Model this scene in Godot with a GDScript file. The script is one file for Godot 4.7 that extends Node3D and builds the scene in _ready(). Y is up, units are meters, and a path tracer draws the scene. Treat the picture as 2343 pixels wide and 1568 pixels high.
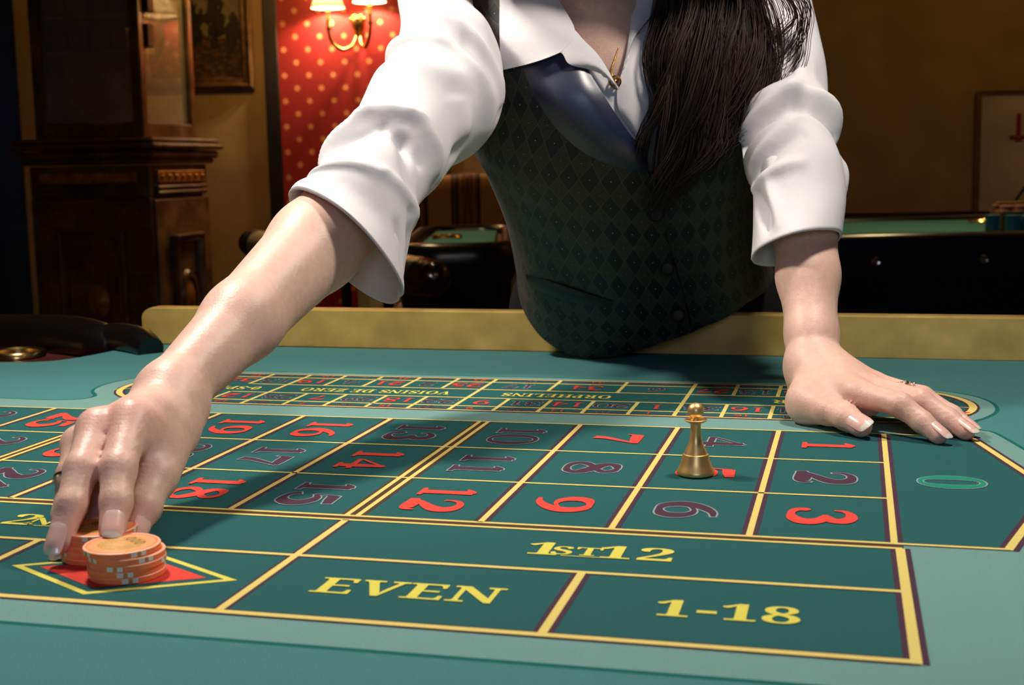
extends Node3D

const TY = 0.78            # height of the felt
const S = 0.079            # one number box of the layout is 79 mm wide
var room_right := Vector3(0.9679, 0, -0.2512)
var room_forward := Vector3(-0.2512, 0, -0.9679)
var room_turn := 0.2539
var eye := Vector3(-0.0232, 0.9916, 1.0302)
var used := {}
var mats := {}
var rng := RandomNumberGenerator.new()


func _ready() -> void:
	rng.seed = 4711
	make_camera()
	make_sky()
	make_lamps()
	make_room()
	make_back_furniture()
	make_roulette_table()
	make_layout()
	make_person()
	make_small_things()


func make_camera() -> void:
	var cam := Camera3D.new()
	cam.name = "camera"
	add_child(cam)
	cam.transform = Transform3D(Basis(Vector3(0.96774, -0.01961, -0.25118), Vector3(-0.01499, 0.99072, -0.13511), Vector3(0.25150, 0.13451, 0.95847)).orthonormalized(), eye)
	var lens := CameraAttributesPhysical.new()
	lens.frustum_focal_length = 46.07
	lens.frustum_focus_distance = 0.98
	lens.exposure_aperture = 15.0
	cam.attributes = lens
	cam.fov = 29.2
	cam.near = 0.05
	cam.far = 60.0
	cam.current = true


func make_sky() -> void:
	var e := Environment.new()
	e.background_mode = Environment.BG_COLOR
	e.background_color = Color(0.012, 0.011, 0.013)
	e.tonemap_mode = Environment.TONE_MAPPER_LINEAR
	e.tonemap_exposure = 1.0
	e.sdfgi_enabled = true
	e.ssao_enabled = true
	e.ssil_enabled = true
	var w := WorldEnvironment.new()
	w.name = "environment"
	w.environment = e
	add_child(w)


func make_lamps() -> void:
	# two shaded lamps of the fitting that hangs low over the roulette table
	table_lamp(Vector3(-0.69, TY + 0.80, 0.07), 0.84, 0.05, "dark metal lamp shade hanging over the left end of the roulette layout")
	table_lamp(Vector3(0.10, TY + 0.84, 0.05), 0.58, 0.05, "dark metal lamp shade hanging over the right end of the roulette layout")
	# the photographer's soft box beside the camera: cool, weak
	var box := thing("soft_box", "white faced photographer's soft box standing behind the camera", "soft box", Vector3(0.18, 1.32, 1.75), 0.2)
	box.rotation = Vector3(-0.28, 0.22, 0)
	part("body", bevel_box(Vector3(0.52, 0.42, 0.10), 0.01), mat("black_cloth"), box, Vector3(0, 0, 0.06))
	var face := part("diffuser", bevel_box(Vector3(0.48, 0.38, 0.01), 0.003), glow(Color(0.80, 0.87, 1.0), 0.5), box)
	face.position.z = 0.0
	var a := AreaLight3D.new()
	a.name = "soft_box_light"
	a.area_size = Vector2(0.46, 0.36)
	a.light_energy = 0.40
	a.light_color = Color(0.80, 0.87, 1.0)
	a.area_range = 12.0
	a.area_attenuation = 2.0
	a.shadow_enabled = true
	a.position = Vector3(0, 0, -0.012)
	box.add_child(a)
	part("stand", tube([Vector3(0, -0.2, 0.06), Vector3(0, -1.28, 0.06)], [0.012, 0.014], 10), mat("dark_metal"), box).rotation = Vector3(0.28, 0, 0)


func table_lamp(at: Vector3, energy: float, size: float, label: String) -> void:
	var t := thing("pendant_lamp", label, "lamp", at)
	part("shade", lathe([Vector2(0.165, -0.012), Vector2(0.15, 0.02), Vector2(0.10, 0.075), Vector2(0.045, 0.105), Vector2(0.02, 0.125), Vector2(0.0, 0.127)], 40), mat("lamp_green"), t)
	part("shade_lining", lathe([Vector2(0.163, -0.011), Vector2(0.148, 0.018), Vector2(0.098, 0.072), Vector2(0.043, 0.101), Vector2(0.0, 0.108)], 40), mat("lamp_white"), t)
	part("bulb", ball(size * 0.8, 20), glow(Color(1.0, 0.95, 0.86), 9.0), t, Vector3(0, 0.035, 0))
	part("cord", tube([Vector3(0, 0.125, 0), Vector3(0, 1.6, 0)], [0.006, 0.006], 8), mat("dark_metal"), t)
	var l := SpotLight3D.new()
	l.name = "pendant_light"
	l.light_energy = energy
	l.light_color = Color(1.0, 0.97, 0.925)
	l.light_size = size
	l.spot_angle = 78.0
	l.spot_angle_attenuation = 0.35
	l.spot_range = 14.0
	l.spot_attenuation = 2.0
	l.shadow_enabled = true
	l.rotation = Vector3(-PI / 2, 0, 0)
	l.position = Vector3(0, -0.012, 0)
	t.add_child(l)


# ---------------------------------------------------------------- naming and tree
func numbered(called: String) -> String:
	if not used.has(called):
		used[called] = 0
		return called
	used[called] += 1
	return "%s_%03d" % [called, used[called]]


func tag(o: Node, label: String, category: String, group := "") -> void:
	o.set_meta("label", label)
	o.set_meta("category", category)
	if group != "":
		o.set_meta("group", group)


func thing(called: String, label: String, category: String, at := Vector3.ZERO, turn := 0.0, group := "") -> Node3D:
	var o := Node3D.new()
	o.name = numbered(called)
	add_child(o)
	o.position = at
	o.rotation.y = turn
	tag(o, label, category, group)
	return o


func part(called: String, mesh: Mesh, m: Material, parent: Node, at := Vector3.ZERO) -> MeshInstance3D:
	var o := MeshInstance3D.new()
	o.name = called
	o.mesh = mesh
	o.material_override = null
	for i in mesh.get_surface_count():
		o.set_surface_override_material(i, m)
	o.position = at
	parent.add_child(o, true)
	return o


func struct(called: String, mesh: Mesh, m: Material, at := Vector3.ZERO, turn := 0.0, parent: Node = null) -> MeshInstance3D:
	var o := part(called, mesh, m, self if parent == null else parent, at)
	o.rotation.y = turn
	if parent == null:
		o.set_meta("kind", "structure")
	return o


func in_room(p: Vector3) -> Vector3:   # x to the right along the back wall, y up, z = minus the distance from the camera's spot
	return Vector3(eye.x, 0, eye.z) + room_right * p.x + Vector3(0, p.y, 0) - room_forward * p.z


# ---------------------------------------------------------------- materials
func mat(key: String) -> StandardMaterial3D:
	if mats.has(key):
		return mats[key]
	var m := StandardMaterial3D.new()
	m.resource_name = key
	mats[key] = m
	match key:
		"black_cloth": look(m, Color(0.03, 0.03, 0.032), 0.9)
		"dark_metal": look(m, Color(0.06, 0.06, 0.06), 0.4, 0.8)
		"lamp_green": look(m, Color(0.05, 0.09, 0.07), 0.35, 0.3)
		"lamp_white": look(m, Color(0.9, 0.88, 0.84), 0.6)
		"felt_outer": felt(m, Color(0.315, 0.545, 0.535))
		"felt_band": felt(m, Color(0.485, 0.650, 0.625))
		"felt_field": felt(m, Color(0.165, 0.385, 0.385))
		"felt_edge": felt(m, Color(0.09, 0.43, 0.39))
		"print_yellow": felt(m, Color(0.97, 0.87, 0.50))
		"print_lemon": felt(m, Color(0.95, 0.90, 0.40))
		"print_plum": felt(m, Color(0.33, 0.22, 0.28))
		"print_brown": felt(m, Color(0.36, 0.25, 0.19))
		"print_red": felt(m, Color(0.97, 0.32, 0.27))
		"print_grey": felt(m, Color(0.62, 0.67, 0.68))
		"print_green": felt(m, Color(0.13, 0.58, 0.46))
		"skin": skin(m)
		"nail": look(m, Color(1, 1, 1), 0.22); m.vertex_color_use_as_albedo = true; m.clearcoat_enabled = true; m.clearcoat = 0.6; m.clearcoat_roughness = 0.12
		"shirt": shirt(m)
		"satin": satin(m)
		"vest": vest_cloth(m)
		"vest_back": look(m, Color(0.03, 0.034, 0.05), 0.45)
		"trousers": look(m, Color(0.035, 0.033, 0.038), 0.9)
		"hair": look(m, Color(1, 1, 1), 0.55); m.vertex_color_use_as_albedo = true; m.metallic_specular = 0.35
		"brass": look(m, Color(0.80, 0.66, 0.40), 0.24, 1.0)
		"gold": look(m, Color(0.92, 0.70, 0.36), 0.2, 1.0)
		"silver": look(m, Color(0.86, 0.85, 0.83), 0.15, 1.0)
		"diamond": look(m, Color(0.93, 0.94, 0.96), 0.05, 0.6)
		"pawn": look(m, Color(0.95, 0.77, 0.50), 0.40, 0.88)
		"old_brass": grain(m, Color(0.88, 0.72, 0.37), 0.40, 0.35, 30.0, 0.20); m.metallic_specular = 0.6
		"leather": look(m, Color(0.035, 0.033, 0.032), 0.33); relief(m, 260.0, 0.25)
		"gloss_black": look(m, Color(0.012, 0.012, 0.014), 0.12)
		"mahogany": grain(m, Color(0.34, 0.10, 0.06), 0.3, 0.0, 14.0, 0.4)
		"dark_wood": grain(m, Color(0.46, 0.33, 0.18), 0.30, 0.0, 10.0, 0.5)
		"gilt_dark": grain(m, Color(0.42, 0.28, 0.11), 0.4, 0.5, 30.0, 0.4)
		"leather_gloss": look(m, Color(0.035, 0.033, 0.033), 0.28)
		"gilt": grain(m, Color(0.86, 0.60, 0.22), 0.4, 0.7, 40.0, 0.35)
		"plaster": grain(m, Color(0.66, 0.56, 0.38), 0.85, 0.0, 5.0, 0.12)
		"wallpaper": wallpaper(m)
		"moulding": look(m, Color(0.075, 0.05, 0.035), 0.45)
		"carpet": grain(m, Color(0.22, 0.12, 0.09), 0.95, 0.0, 30.0, 0.5)
		"ceiling": look(m, Color(0.55, 0.50, 0.42), 0.9)
		"shade_cloth": look(m, Color(0.99, 0.97, 0.93), 0.9); m.backlight_enabled = true; m.backlight = Color(1.0, 0.97, 0.90)
		"glass": glass(m)
		"shelf_red": look(m, Color(0.25, 0.09, 0.06), 0.6)
		"painting": painting(m)
		"sofa": sofa_cloth(m)
		"cream_leather": look(m, Color(0.66, 0.60, 0.48), 0.45)
		"blue_leather": look(m, Color(0.09, 0.13, 0.17), 0.4)
		"end_wood": look(m, Color(0.10, 0.045, 0.035), 0.16)
		"board": grain(m, Color(0.90, 0.86, 0.78), 0.7, 0.0, 3.0, 0.3)
		"board_red": look(m, Color(0.55, 0.10, 0.06), 0.7)
		"tray_wood": grain(m, Color(0.50, 0.34, 0.20), 0.5, 0.0, 20.0, 0.3)
		"chip_blue": look(m, Color(0.16, 0.47, 0.56), 0.45)
		"chip_pink": look(m, Color(0.72, 0.42, 0.46), 0.45)
		"chip_orange": look(m, Color(0.96, 0.49, 0.28), 0.42)
		"chip_rim": look(m, Color(0.99, 0.70, 0.56), 0.42)
		"chip_white": look(m, Color(0.86, 0.84, 0.78), 0.42)
		"chip_tan": look(m, Color(0.72, 0.52, 0.30), 0.42)
		"chip_print": chip_print(m)
		"button_dark": look(m, Color(0.09, 0.075, 0.055), 0.5, 0.6)
		"hair_cap": look(m, Color(0.07, 0.05, 0.042), 0.6)
		"shoe": look(m, Color(0.02, 0.02, 0.02), 0.25)
		"eye": look(m, Color(1, 1, 1), 0.1); m.vertex_color_use_as_albedo = true
	return m


func look(m: StandardMaterial3D, c: Color, rough: float, metal := 0.0) -> void:
	m.albedo_color = c
	m.roughness = rough
	m.metallic = metal


func noise_tex(freq: float, octaves: int, seed_: int, ramp: Gradient, size := 512, normal := 0.0) -> NoiseTexture2D:
	var n := FastNoiseLite.new()
	n.noise_type = FastNoiseLite.TYPE_SIMPLEX_SMOOTH
	n.frequency = freq
	n.fractal_octaves = octaves
	n.seed = seed_
	var t := NoiseTexture2D.new()
	t.width = size
	t.height = size
	t.seamless = true
	t.noise = n
	if normal > 0.0:
		t.as_normal_map = true
		t.bump_strength = normal
	elif ramp:
		t.color_ramp = ramp
	return t


func ramp2(a: Color, b: Color) -> Gradient:
	var g := Gradient.new()
	g.set_color(0, a)
	g.set_color(1, b)
	return g


func relief(m: StandardMaterial3D, scale: float, amount: float) -> void:
	if not mats.has("#relief"):
		mats["#relief"] = noise_tex(0.06, 3, 5, null, 512, 4.0)
	m.normal_enabled = true
	m.normal_texture = mats["#relief"]
	m.normal_scale = amount
	m.uv1_triplanar = true
	m.uv1_scale = Vector3.ONE * scale / 10.0


func grain(m: StandardMaterial3D, c: Color, rough: float, metal: float, scale: float, depth: float) -> void:
	look(m, Color(1, 1, 1), rough, metal)
	m.albedo_texture = noise_tex(0.02, 5, int(scale * 7) + int(c.r * 100), ramp2(c.darkened(depth), c.lightened(depth * 0.4)), 256)
	m.uv1_triplanar = true
	m.uv1_scale = Vector3(scale * 0.1, scale * 0.1, scale * 0.1)


func felt(m: StandardMaterial3D, c: Color) -> void:
	# woven nap: fine light and dark fibres over slow patches of wear
	if not mats.has("#nap"):
		mats["#nap"] = noise_tex(0.23, 3, 11, ramp2(Color(0.80, 0.80, 0.80), Color(1, 1, 1)), 512)
		mats["#napbump"] = noise_tex(0.22, 3, 12, null, 512, 5.0)
		mats["#wear"] = noise_tex(0.012, 4, 13, ramp2(Color(0.84, 0.86, 0.86), Color(1, 1, 1)), 512)
	look(m, c, 0.95)
	m.metallic_specular = 0.25
	m.albedo_texture = mats["#nap"]
	m.uv1_triplanar = true
	m.uv1_world_triplanar = true
	m.uv1_scale = Vector3.ONE * 11.0
	m.normal_enabled = true
	m.normal_texture = mats["#napbump"]
	m.normal_scale = 0.5
	m.rim_enabled = true
	m.rim = 0.12
	m.rim_tint = 0.6


func skin(m: StandardMaterial3D) -> void:
	look(m, Color(1, 1, 1), 0.46)
	m.vertex_color_use_as_albedo = true
	m.metallic_specular = 0.42
	m.subsurf_scatter_enabled = true
	m.subsurf_scatter_strength = 0.22
	m.albedo_texture = noise_tex(0.03, 4, 21, ramp2(Color(0.93, 0.90, 0.89), Color(1, 1, 1)), 512)
	m.uv1_triplanar = true
	m.uv1_scale = Vector3.ONE * 9.0
	m.normal_enabled = true
	m.normal_texture = noise_tex(0.11, 3, 22, null, 512, 3.0)
	m.normal_scale = 0.22


func shirt(m: StandardMaterial3D) -> void:
	look(m, Color(0.82, 0.80, 0.81), 0.78)
	m.metallic_specular = 0.35
	m.normal_enabled = true
	m.normal_texture = noise_tex(0.02, 3, 31, null, 512, 4.0)
	m.normal_scale = 0.22
	m.uv1_triplanar = true
	m.uv1_scale = Vector3.ONE * 6.0
	m.backlight_enabled = true
	m.backlight = Color(0.14, 0.14, 0.14)


func satin(m: StandardMaterial3D) -> void:
	look(m, Color(0.022, 0.058, 0.19), 0.40)
	m.metallic_specular = 0.75


func glass(m: StandardMaterial3D) -> void:
	look(m, Color(0.9, 0.95, 0.93, 0.10), 0.03)
	m.metallic_specular = 0.3
	m.transparency = BaseMaterial3D.TRANSPARENCY_ALPHA


func glow(c: Color, energy: float) -> StandardMaterial3D:
	var m := StandardMaterial3D.new()
	m.resource_name = "lamp_glow"
	m.albedo_color = Color(0.9, 0.9, 0.9)
	m.emission_enabled = true
	m.emission = c
	m.emission_energy_multiplier = energy
	return m


func line(im: Image, a: Vector2, b: Vector2, w: float, c: Color) -> void:
	var n := int(a.distance_to(b) * 2.0) + 1
	var r := maxf(w * 0.5, 0.5)
	for i in n + 1:
		var p := a.lerp(b, float(i) / n)
		for y in range(int(p.y - r), int(p.y + r) + 1):
			for x in range(int(p.x - r), int(p.x + r) + 1):
				if Vector2(x, y).distance_to(p) <= r + 0.3:
					im.set_pixel(posmod(x, im.get_width()), posmod(y, im.get_height()), c)


func vest_cloth(m: StandardMaterial3D) -> void:
	# woven harlequin diamonds: ornamented thread diamonds between plain navy ones with one pale dot
	var w := 192
	var h := 288
	var im := Image.create(w, h, false, Image.FORMAT_RGB8)
	var ground := Color(0.030, 0.029, 0.028)
	var navy := Color(0.022, 0.027, 0.055)
	var thread := Color(0.38, 0.34, 0.275)
	im.fill(navy)
	var hw := w * 0.5
	var hh := h * 0.5
	for y in h:
		for x in w:
			if absf(x - hw) / hw + absf(y - hh) / hh < 1.0:
				im.set_pixel(x, y, ground)
	for k in [1.0, 0.86]:
		var c := [Vector2(hw, hh - hh * k), Vector2(hw + hw * k, hh), Vector2(hw, hh + hh * k), Vector2(hw - hw * k, hh)]
		for i in 4:
			line(im, c[i], c[(i + 1) % 4], 3.4 if k == 1.0 else 2.4, thread)
	for q in [Vector2(0, -0.40), Vector2(0, 0.40), Vector2(-0.40, 0), Vector2(0.40, 0)]:
		var o := Vector2(hw + q.x * hw, hh + q.y * hh)
		for r in [0.30, 0.13]:
			var c := [o + Vector2(0, -hh * r), o + Vector2(hw * r, 0), o + Vector2(0, hh * r), o + Vector2(-hw * r, 0)]
			for i in 4:
				line(im, c[i], c[(i + 1) % 4], 2.6, thread)
	for k in 8:
		line(im, Vector2(hw, hh), Vector2(hw, hh) + Vector2.from_angle(k * TAU / 8) * 11.0, 2.2, thread)
	for p in [Vector2(0, 0)]:
		for dy in range(-5, 6):
			for dx in range(-4, 5):
				if Vector2(dx, dy).length() < 4.6:
					im.set_pixel(posmod(dx, w), posmod(dy, h), Color(0.72, 0.72, 0.72))
	look(m, Color(1, 1, 1), 0.55)
	m.albedo_texture = ImageTexture.create_from_image(im)
	m.metallic_specular = 0.5
	m.rim_enabled = true
	m.rim = 0.08
	m.rim_tint = 0.8


func wallpaper(m: StandardMaterial3D) -> void:
	var n := 128
	var im := Image.create(n, n, false, Image.FORMAT_RGB8)
	im.fill(Color(0.56, 0.075, 0.085))
	for c in [Vector2(32, 32), Vector2(96, 96)]:
		for y in n:
			for x in n:
				var d: float = Vector2(x, y).distance_to(c)
				if d < 17.0 and (d < 13.0 or int(Vector2(x, y).angle_to_point(c) * 8.0 / PI + 16) % 2 == 0):
					im.set_pixel(x, y, Color(0.80, 0.52, 0.36))
	look(m, Color(1, 1, 1), 0.6)
	m.albedo_texture = ImageTexture.create_from_image(im)
	m.uv1_scale = Vector3(1, 1, 1)


func sofa_cloth(m: StandardMaterial3D) -> void:
	var im := Image.create(256, 64, false, Image.FORMAT_RGB8)
	im.fill(Color(0.62, 0.47, 0.26))
	for y in 64:
		for x in 256:
			var c := Color(0.64, 0.48, 0.26)
			if x < 14 or (x > 104 and x < 122):
				c = Color(0.16, 0.06, 0.04)
			elif x <= 104:
				c = Color(0.42, 0.24, 0.12)
				if (x > 22 and x < 28) or (x > 88 and x < 94):
					c = Color(0.58, 0.40, 0.22)
				elif x > 36 and x < 82 and (int(absf(x - 59)) / 6 + y / 8) % 3 == 0:
					c = Color(0.24, 0.11, 0.06)
			elif x > 234:
				c = Color(0.16, 0.06, 0.04) if x < 246 else Color(0.42, 0.24, 0.12)
			im.set_pixel(x, y, c)
	look(m, Color(1, 1, 1), 0.75)
	m.albedo_texture = ImageTexture.create_from_image(im)


func painting(m: StandardMaterial3D) -> void:
	# a plain dark landscape in oils: pale sky, dark trees, brown foreground
	var w := 256
	var h := 192
	var im := Image.create(w, h, false, Image.FORMAT_RGB8)
	var n := FastNoiseLite.new()
	n.seed = 3
	n.frequency = 0.035
	n.fractal_octaves = 5
	for y in h:
		for x in w:
			var f := n.get_noise_2d(x, y)
			var c := Color(0.44, 0.42, 0.30).lerp(Color(0.34, 0.34, 0.27), clampf(0.5 + f, 0, 1))
			var ground_at := 128.0 + 10.0 * n.get_noise_2d(x * 0.6, 300)
			if y > ground_at:
				c = Color(0.20, 0.15, 0.08).lerp(Color(0.36, 0.26, 0.12), clampf(0.4 + 1.6 * n.get_noise_2d(x, y * 3), 0, 1))
			for t in [Vector3(88, 92, 46), Vector3(60, 112, 34), Vector3(128, 108, 34), Vector3(186, 80, 24), Vector3(192, 110, 30), Vector3(236, 122, 28), Vector3(24, 118, 26)]:
				var d := Vector2((x - t.x), (y - t.y) * 0.8).length()
				if d < t.z * (0.9 + 1.1 * f):
					c = Color(0.10, 0.095, 0.055).lerp(Color(0.16, 0.14, 0.07), clampf(0.5 + 2.0 * f, 0, 1))
			im.set_pixel(x, y, c)
	look(m, Color(1, 1, 1), 0.35)
	m.albedo_texture = ImageTexture.create_from_image(im)


func chip_print(m: StandardMaterial3D) -> void:
	# foil stamped centre: gold speckle ring, a denomination ending in zeros and fine strokes
	var n := 256
	var im := Image.create(n, n, false, Image.FORMAT_RGB8)
	im.fill(Color(0.99, 0.62, 0.40))
	var no := FastNoiseLite.new()
	no.seed = 9
	no.frequency = 0.16
	for y in n:
		for x in n:
			var p := Vector2(x - 128, y - 128)
			var d := p.length()
			if d < 84.0:
				var f := no.get_noise_2d(x, y)
				if d > 30.0 or f > -0.1:
					im.set_pixel(x, y, Color(0.72, 0.55, 0.24) if f > 0.12 else (Color(0.90, 0.66, 0.36) if f > -0.25 else Color(0.55, 0.40, 0.18)))
			elif d > 96.0 and d < 106.0 and int(p.angle() * 20.0 / PI + 40) % 2 == 0:
				im.set_pixel(x, y, Color(0.98, 0.64, 0.46))
	var ink := Color(0.30, 0.20, 0.12)
	for k in 3:
		var o := Vector2(92 + k * 36, 76)
		for i in 24:
			line(im, o + Vector2.from_angle(i * TAU / 24) * Vector2(11, 17), o + Vector2.from_angle((i + 1) * TAU / 24) * Vector2(11, 17), 4.0, ink)
	look(m, Color(1, 1, 1), 0.4)
	m.metallic = 0.15
	m.albedo_texture = ImageTexture.create_from_image(im)


# ---------------------------------------------------------------- mesh making
func finish(v: PackedVector3Array, idx: PackedInt32Array, uv := PackedVector2Array(), col := PackedColorArray(), crease := 180.0) -> ArrayMesh:
	var nf := idx.size() / 3
	var fn := PackedVector3Array()
	fn.resize(nf)
	for f in nf:
		var a := v[idx[f * 3]]
		fn[f] = (v[idx[f * 3 + 2]] - a).cross(v[idx[f * 3 + 1]] - a)
	var nn := PackedVector3Array()
	if crease >= 179.0:
		nn.resize(v.size())
		for f in nf:
			for k in 3:
				nn[idx[f * 3 + k]] += fn[f]
		for i in nn.size():
			nn[i] = nn[i].normalized() if nn[i].length_squared() > 0 else Vector3.UP
	else:
		# corners at one place share a normal where their faces meet at less than the crease angle
		var at := {}
		for f in nf:
			for k in 3:
				var key := (v[idx[f * 3 + k]] * 20000.0).round()
				if not at.has(key):
					at[key] = []
				at[key].append(f)
		var lim := cos(deg_to_rad(crease))
		var v2 := PackedVector3Array()
		var uv2 := PackedVector2Array()
		var c2 := PackedColorArray()
		var i2 := PackedInt32Array()
		for f in nf:
			var own := fn[f].normalized()
			for k in 3:
				var i := idx[f * 3 + k]
				var s := Vector3.ZERO
				for g in at[(v[i] * 20000.0).round()]:
					if fn[g].normalized().dot(own) > lim:
						s += fn[g]
				i2.append(v2.size())
				v2.append(v[i])
				nn.append(s.normalized() if s.length_squared() > 0 else own)
				if uv.size():
					uv2.append(uv[i])
				if col.size():
					c2.append(col[i])
		v = v2
		uv = uv2
		col = c2
		idx = i2
	var arr := []
	arr.resize(Mesh.ARRAY_MAX)
	arr[Mesh.ARRAY_VERTEX] = v
	arr[Mesh.ARRAY_NORMAL] = nn
	if uv.size() == v.size():
		arr[Mesh.ARRAY_TEX_UV] = uv
	if col.size() == v.size():
		arr[Mesh.ARRAY_COLOR] = col
	arr[Mesh.ARRAY_INDEX] = idx
	var m := ArrayMesh.new()
	m.add_surface_from_arrays(Mesh.PRIMITIVE_TRIANGLES, arr)
	return m


func sheet(rows: Array, close_across := false, crease := 180.0, flip := false, uvs: Array = [], cap := false) -> ArrayMesh:
	# rows: arrays of points of the same length, joined by quads
	var v := PackedVector3Array()
	var uv := PackedVector2Array()
	var idx := PackedInt32Array()
	var n: int = rows[0].size()
	for r in rows.size():
		for c in n:
			v.append(rows[r][c])
			uv.append(uvs[r][c] if uvs.size() else Vector2(float(c) / n, float(r) / rows.size()))
	var m := n if close_across else n - 1
	for r in rows.size() - 1:
		for c in m:
			var a := r * n + c
			var b := r * n + (c + 1) % n
			var d := a + n
			var e := b + n
			idx.append_array([a, d, b, b, d, e] if flip else [a, b, d, b, e, d])
	if cap:
		for r in [0, rows.size() - 1]:
			var mid := Vector3.ZERO
			for c in n:
				mid += rows[r][c]
			v.append(mid / n)
			uv.append(Vector2.ZERO)
			for c in n:
				var q := [v.size() - 1, r * n + (c + 1) % n, r * n + c]
				if (r == 0) != flip:
					q = [q[0], q[2], q[1]]
				idx.append_array([q[0], q[2], q[1]])
	return finish(v, idx, uv, PackedColorArray(), crease)


func lathe(profile: Array, seg := 32, crease := 38.0) -> ArrayMesh:
	var rows := []
	for p in profile:
		var ring := PackedVector3Array()
		for k in seg:
			var a := TAU * k / seg
			ring.append(Vector3(maxf(p.x, 0.00002) * cos(a), p.y, maxf(p.x, 0.00002) * sin(a)))
		rows.append(ring)
	return sheet(rows, true, crease, profile[0].y > profile[-1].y)


func ball(r: float, seg := 16) -> ArrayMesh:
	var p := []
	for i in seg + 1:
		var a := PI * i / seg - PI / 2
		p.append(Vector2(r * cos(a), r * sin(a)))
	return lathe(p, seg * 2, 180.0)


func tube(path: Array, radii: Array, seg := 10, smooth := 0, squash := 1.0) -> ArrayMesh:
	var pts := path
	var rad := radii
	if smooth > 0:
		pts = []
		rad = []
		for i in path.size() - 1:
			for k in smooth:
				var f := float(k) / smooth
				pts.append(spline(path, i + f))
				rad.append(lerpf(radii[i], radii[i + 1], f))
		pts.append(path[-1])
		rad.append(radii[-1])
	var rows := []
	var up := Vector3.UP
	for i in pts.size():
		var t: Vector3 = (pts[mini(i + 1, pts.size() - 1)] - pts[maxi(i - 1, 0)]).normalized()
		if i == 0 and absf(t.dot(up)) > 0.95:
			up = Vector3.RIGHT
		var x := up.cross(t).normalized()
		up = t.cross(x).normalized()
		var ring := PackedVector3Array()
		for k in seg:
			var a := TAU * k / seg
			ring.append(pts[i] + x * cos(a) * rad[i] + up * sin(a) * rad[i] * squash)
		rows.append(ring)
	return sheet(rows, true, 60.0, false, [], true)


func spline(p: Array, t: float) -> Variant:
	var n := p.size()
	var i := clampi(int(floor(t)), 0, n - 2)
	var f := t - i
	var a = p[maxi(i - 1, 0)]
	var b = p[i]
	var c = p[i + 1]
	var d = p[mini(i + 2, n - 1)]
	return 0.5 * ((2.0 * b) + (c - a) * f + (2.0 * a - 5.0 * b + 4.0 * c - d) * f * f + (3.0 * b - a - 3.0 * c + d) * f * f * f)


func bevel_box(s: Vector3, b: float) -> ArrayMesh:
	var v := PackedVector3Array()
	var idx := PackedInt32Array()
	var h := s * 0.5
	b = minf(b, minf(h.x, minf(h.y, h.z)) * 0.9)
	var at := {}
	for sx in [-1, 1]:
		for sy in [-1, 1]:
			for sz in [-1, 1]:
				for ax in 3:
					var p := Vector3(sx * (h.x - b), sy * (h.y - b), sz * (h.z - b))
					p[ax] = [sx, sy, sz][ax] * h[ax]
					at[[sx, sy, sz, ax]] = v.size()
					v.append(p)
	var quad := func(a: int, c: int, d: int, e: int) -> void:
		var mid := (v[a] + v[c] + v[d] + v[e]) / 4.0
		if (v[d] - v[a]).cross(v[c] - v[a]).dot(mid) > 0:
			idx.append_array([a, c, d, a, d, e])
		else:
			idx.append_array([a, d, c, a, e, d])
	for ax in 3:
		var u := (ax + 1) % 3
		var w := (ax + 2) % 3
		for sg in [-1, 1]:
			var ids := []
			for q in [[-1, -1], [1, -1], [1, 1], [-1, 1]]:
				var k := [0, 0, 0]
				k[ax] = sg
				k[u] = q[0]
				k[w] = q[1]
				ids.append(at[[k[0], k[1], k[2], ax]])
			quad.call(ids[0], ids[1], ids[2], ids[3])
		for su in [-1, 1]:
			for sw in [-1, 1]:
				var ids := []
				for q in [[-1, u], [1, u], [1, w], [-1, w]]:
					var k := [0, 0, 0]
					k[ax] = q[0]
					k[u] = su
					k[w] = sw
					ids.append(at[[k[0], k[1], k[2], q[1]]])
				quad.call(ids[0], ids[1], ids[2], ids[3])
	for sx in [-1, 1]:
		for sy in [-1, 1]:
			for sz in [-1, 1]:
				var a: int = at[[sx, sy, sz, 0]]
				var c: int = at[[sx, sy, sz, 1]]
				var d: int = at[[sx, sy, sz, 2]]
				if (v[d] - v[a]).cross(v[c] - v[a]).dot(v[a]) > 0:
					idx.append_array([a, c, d])
				else:
					idx.append_array([a, d, c])
	return finish(v, idx, PackedVector2Array(), PackedColorArray(), 20.0)


func flat(poly: PackedVector2Array, y: float, thick := 0.0) -> ArrayMesh:
	# a polygon in the x-z plane, facing up, with sides when it has thickness
	var tri := Geometry2D.triangulate_polygon(poly)
	var v := PackedVector3Array()
	var idx := PackedInt32Array()
	for p in poly:
		v.append(Vector3(p.x, y, p.y))
	for i in range(0, tri.size(), 3):
		var a := v[tri[i]]
		var up := (v[tri[i + 2]] - a).cross(v[tri[i + 1]] - a).y
		idx.append_array([tri[i], tri[i + 1], tri[i + 2]] if up > 0 else [tri[i], tri[i + 2], tri[i + 1]])
	if thick > 0.0:
		var cw := Geometry2D.is_polygon_clockwise(poly)
		for i in poly.size():
			var p := poly[i]
			var q := poly[(i + 1) % poly.size()]
			var s := v.size()
			v.append_array([Vector3(p.x, y, p.y), Vector3(q.x, y, q.y), Vector3(q.x, y - thick, q.y), Vector3(p.x, y - thick, p.y)])
			idx.append_array([s, s + 2, s + 1, s, s + 3, s + 2] if cw else [s, s + 1, s + 2, s, s + 2, s + 3])
	return finish(v, idx, PackedVector2Array(), PackedColorArray(), 30.0)


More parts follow.
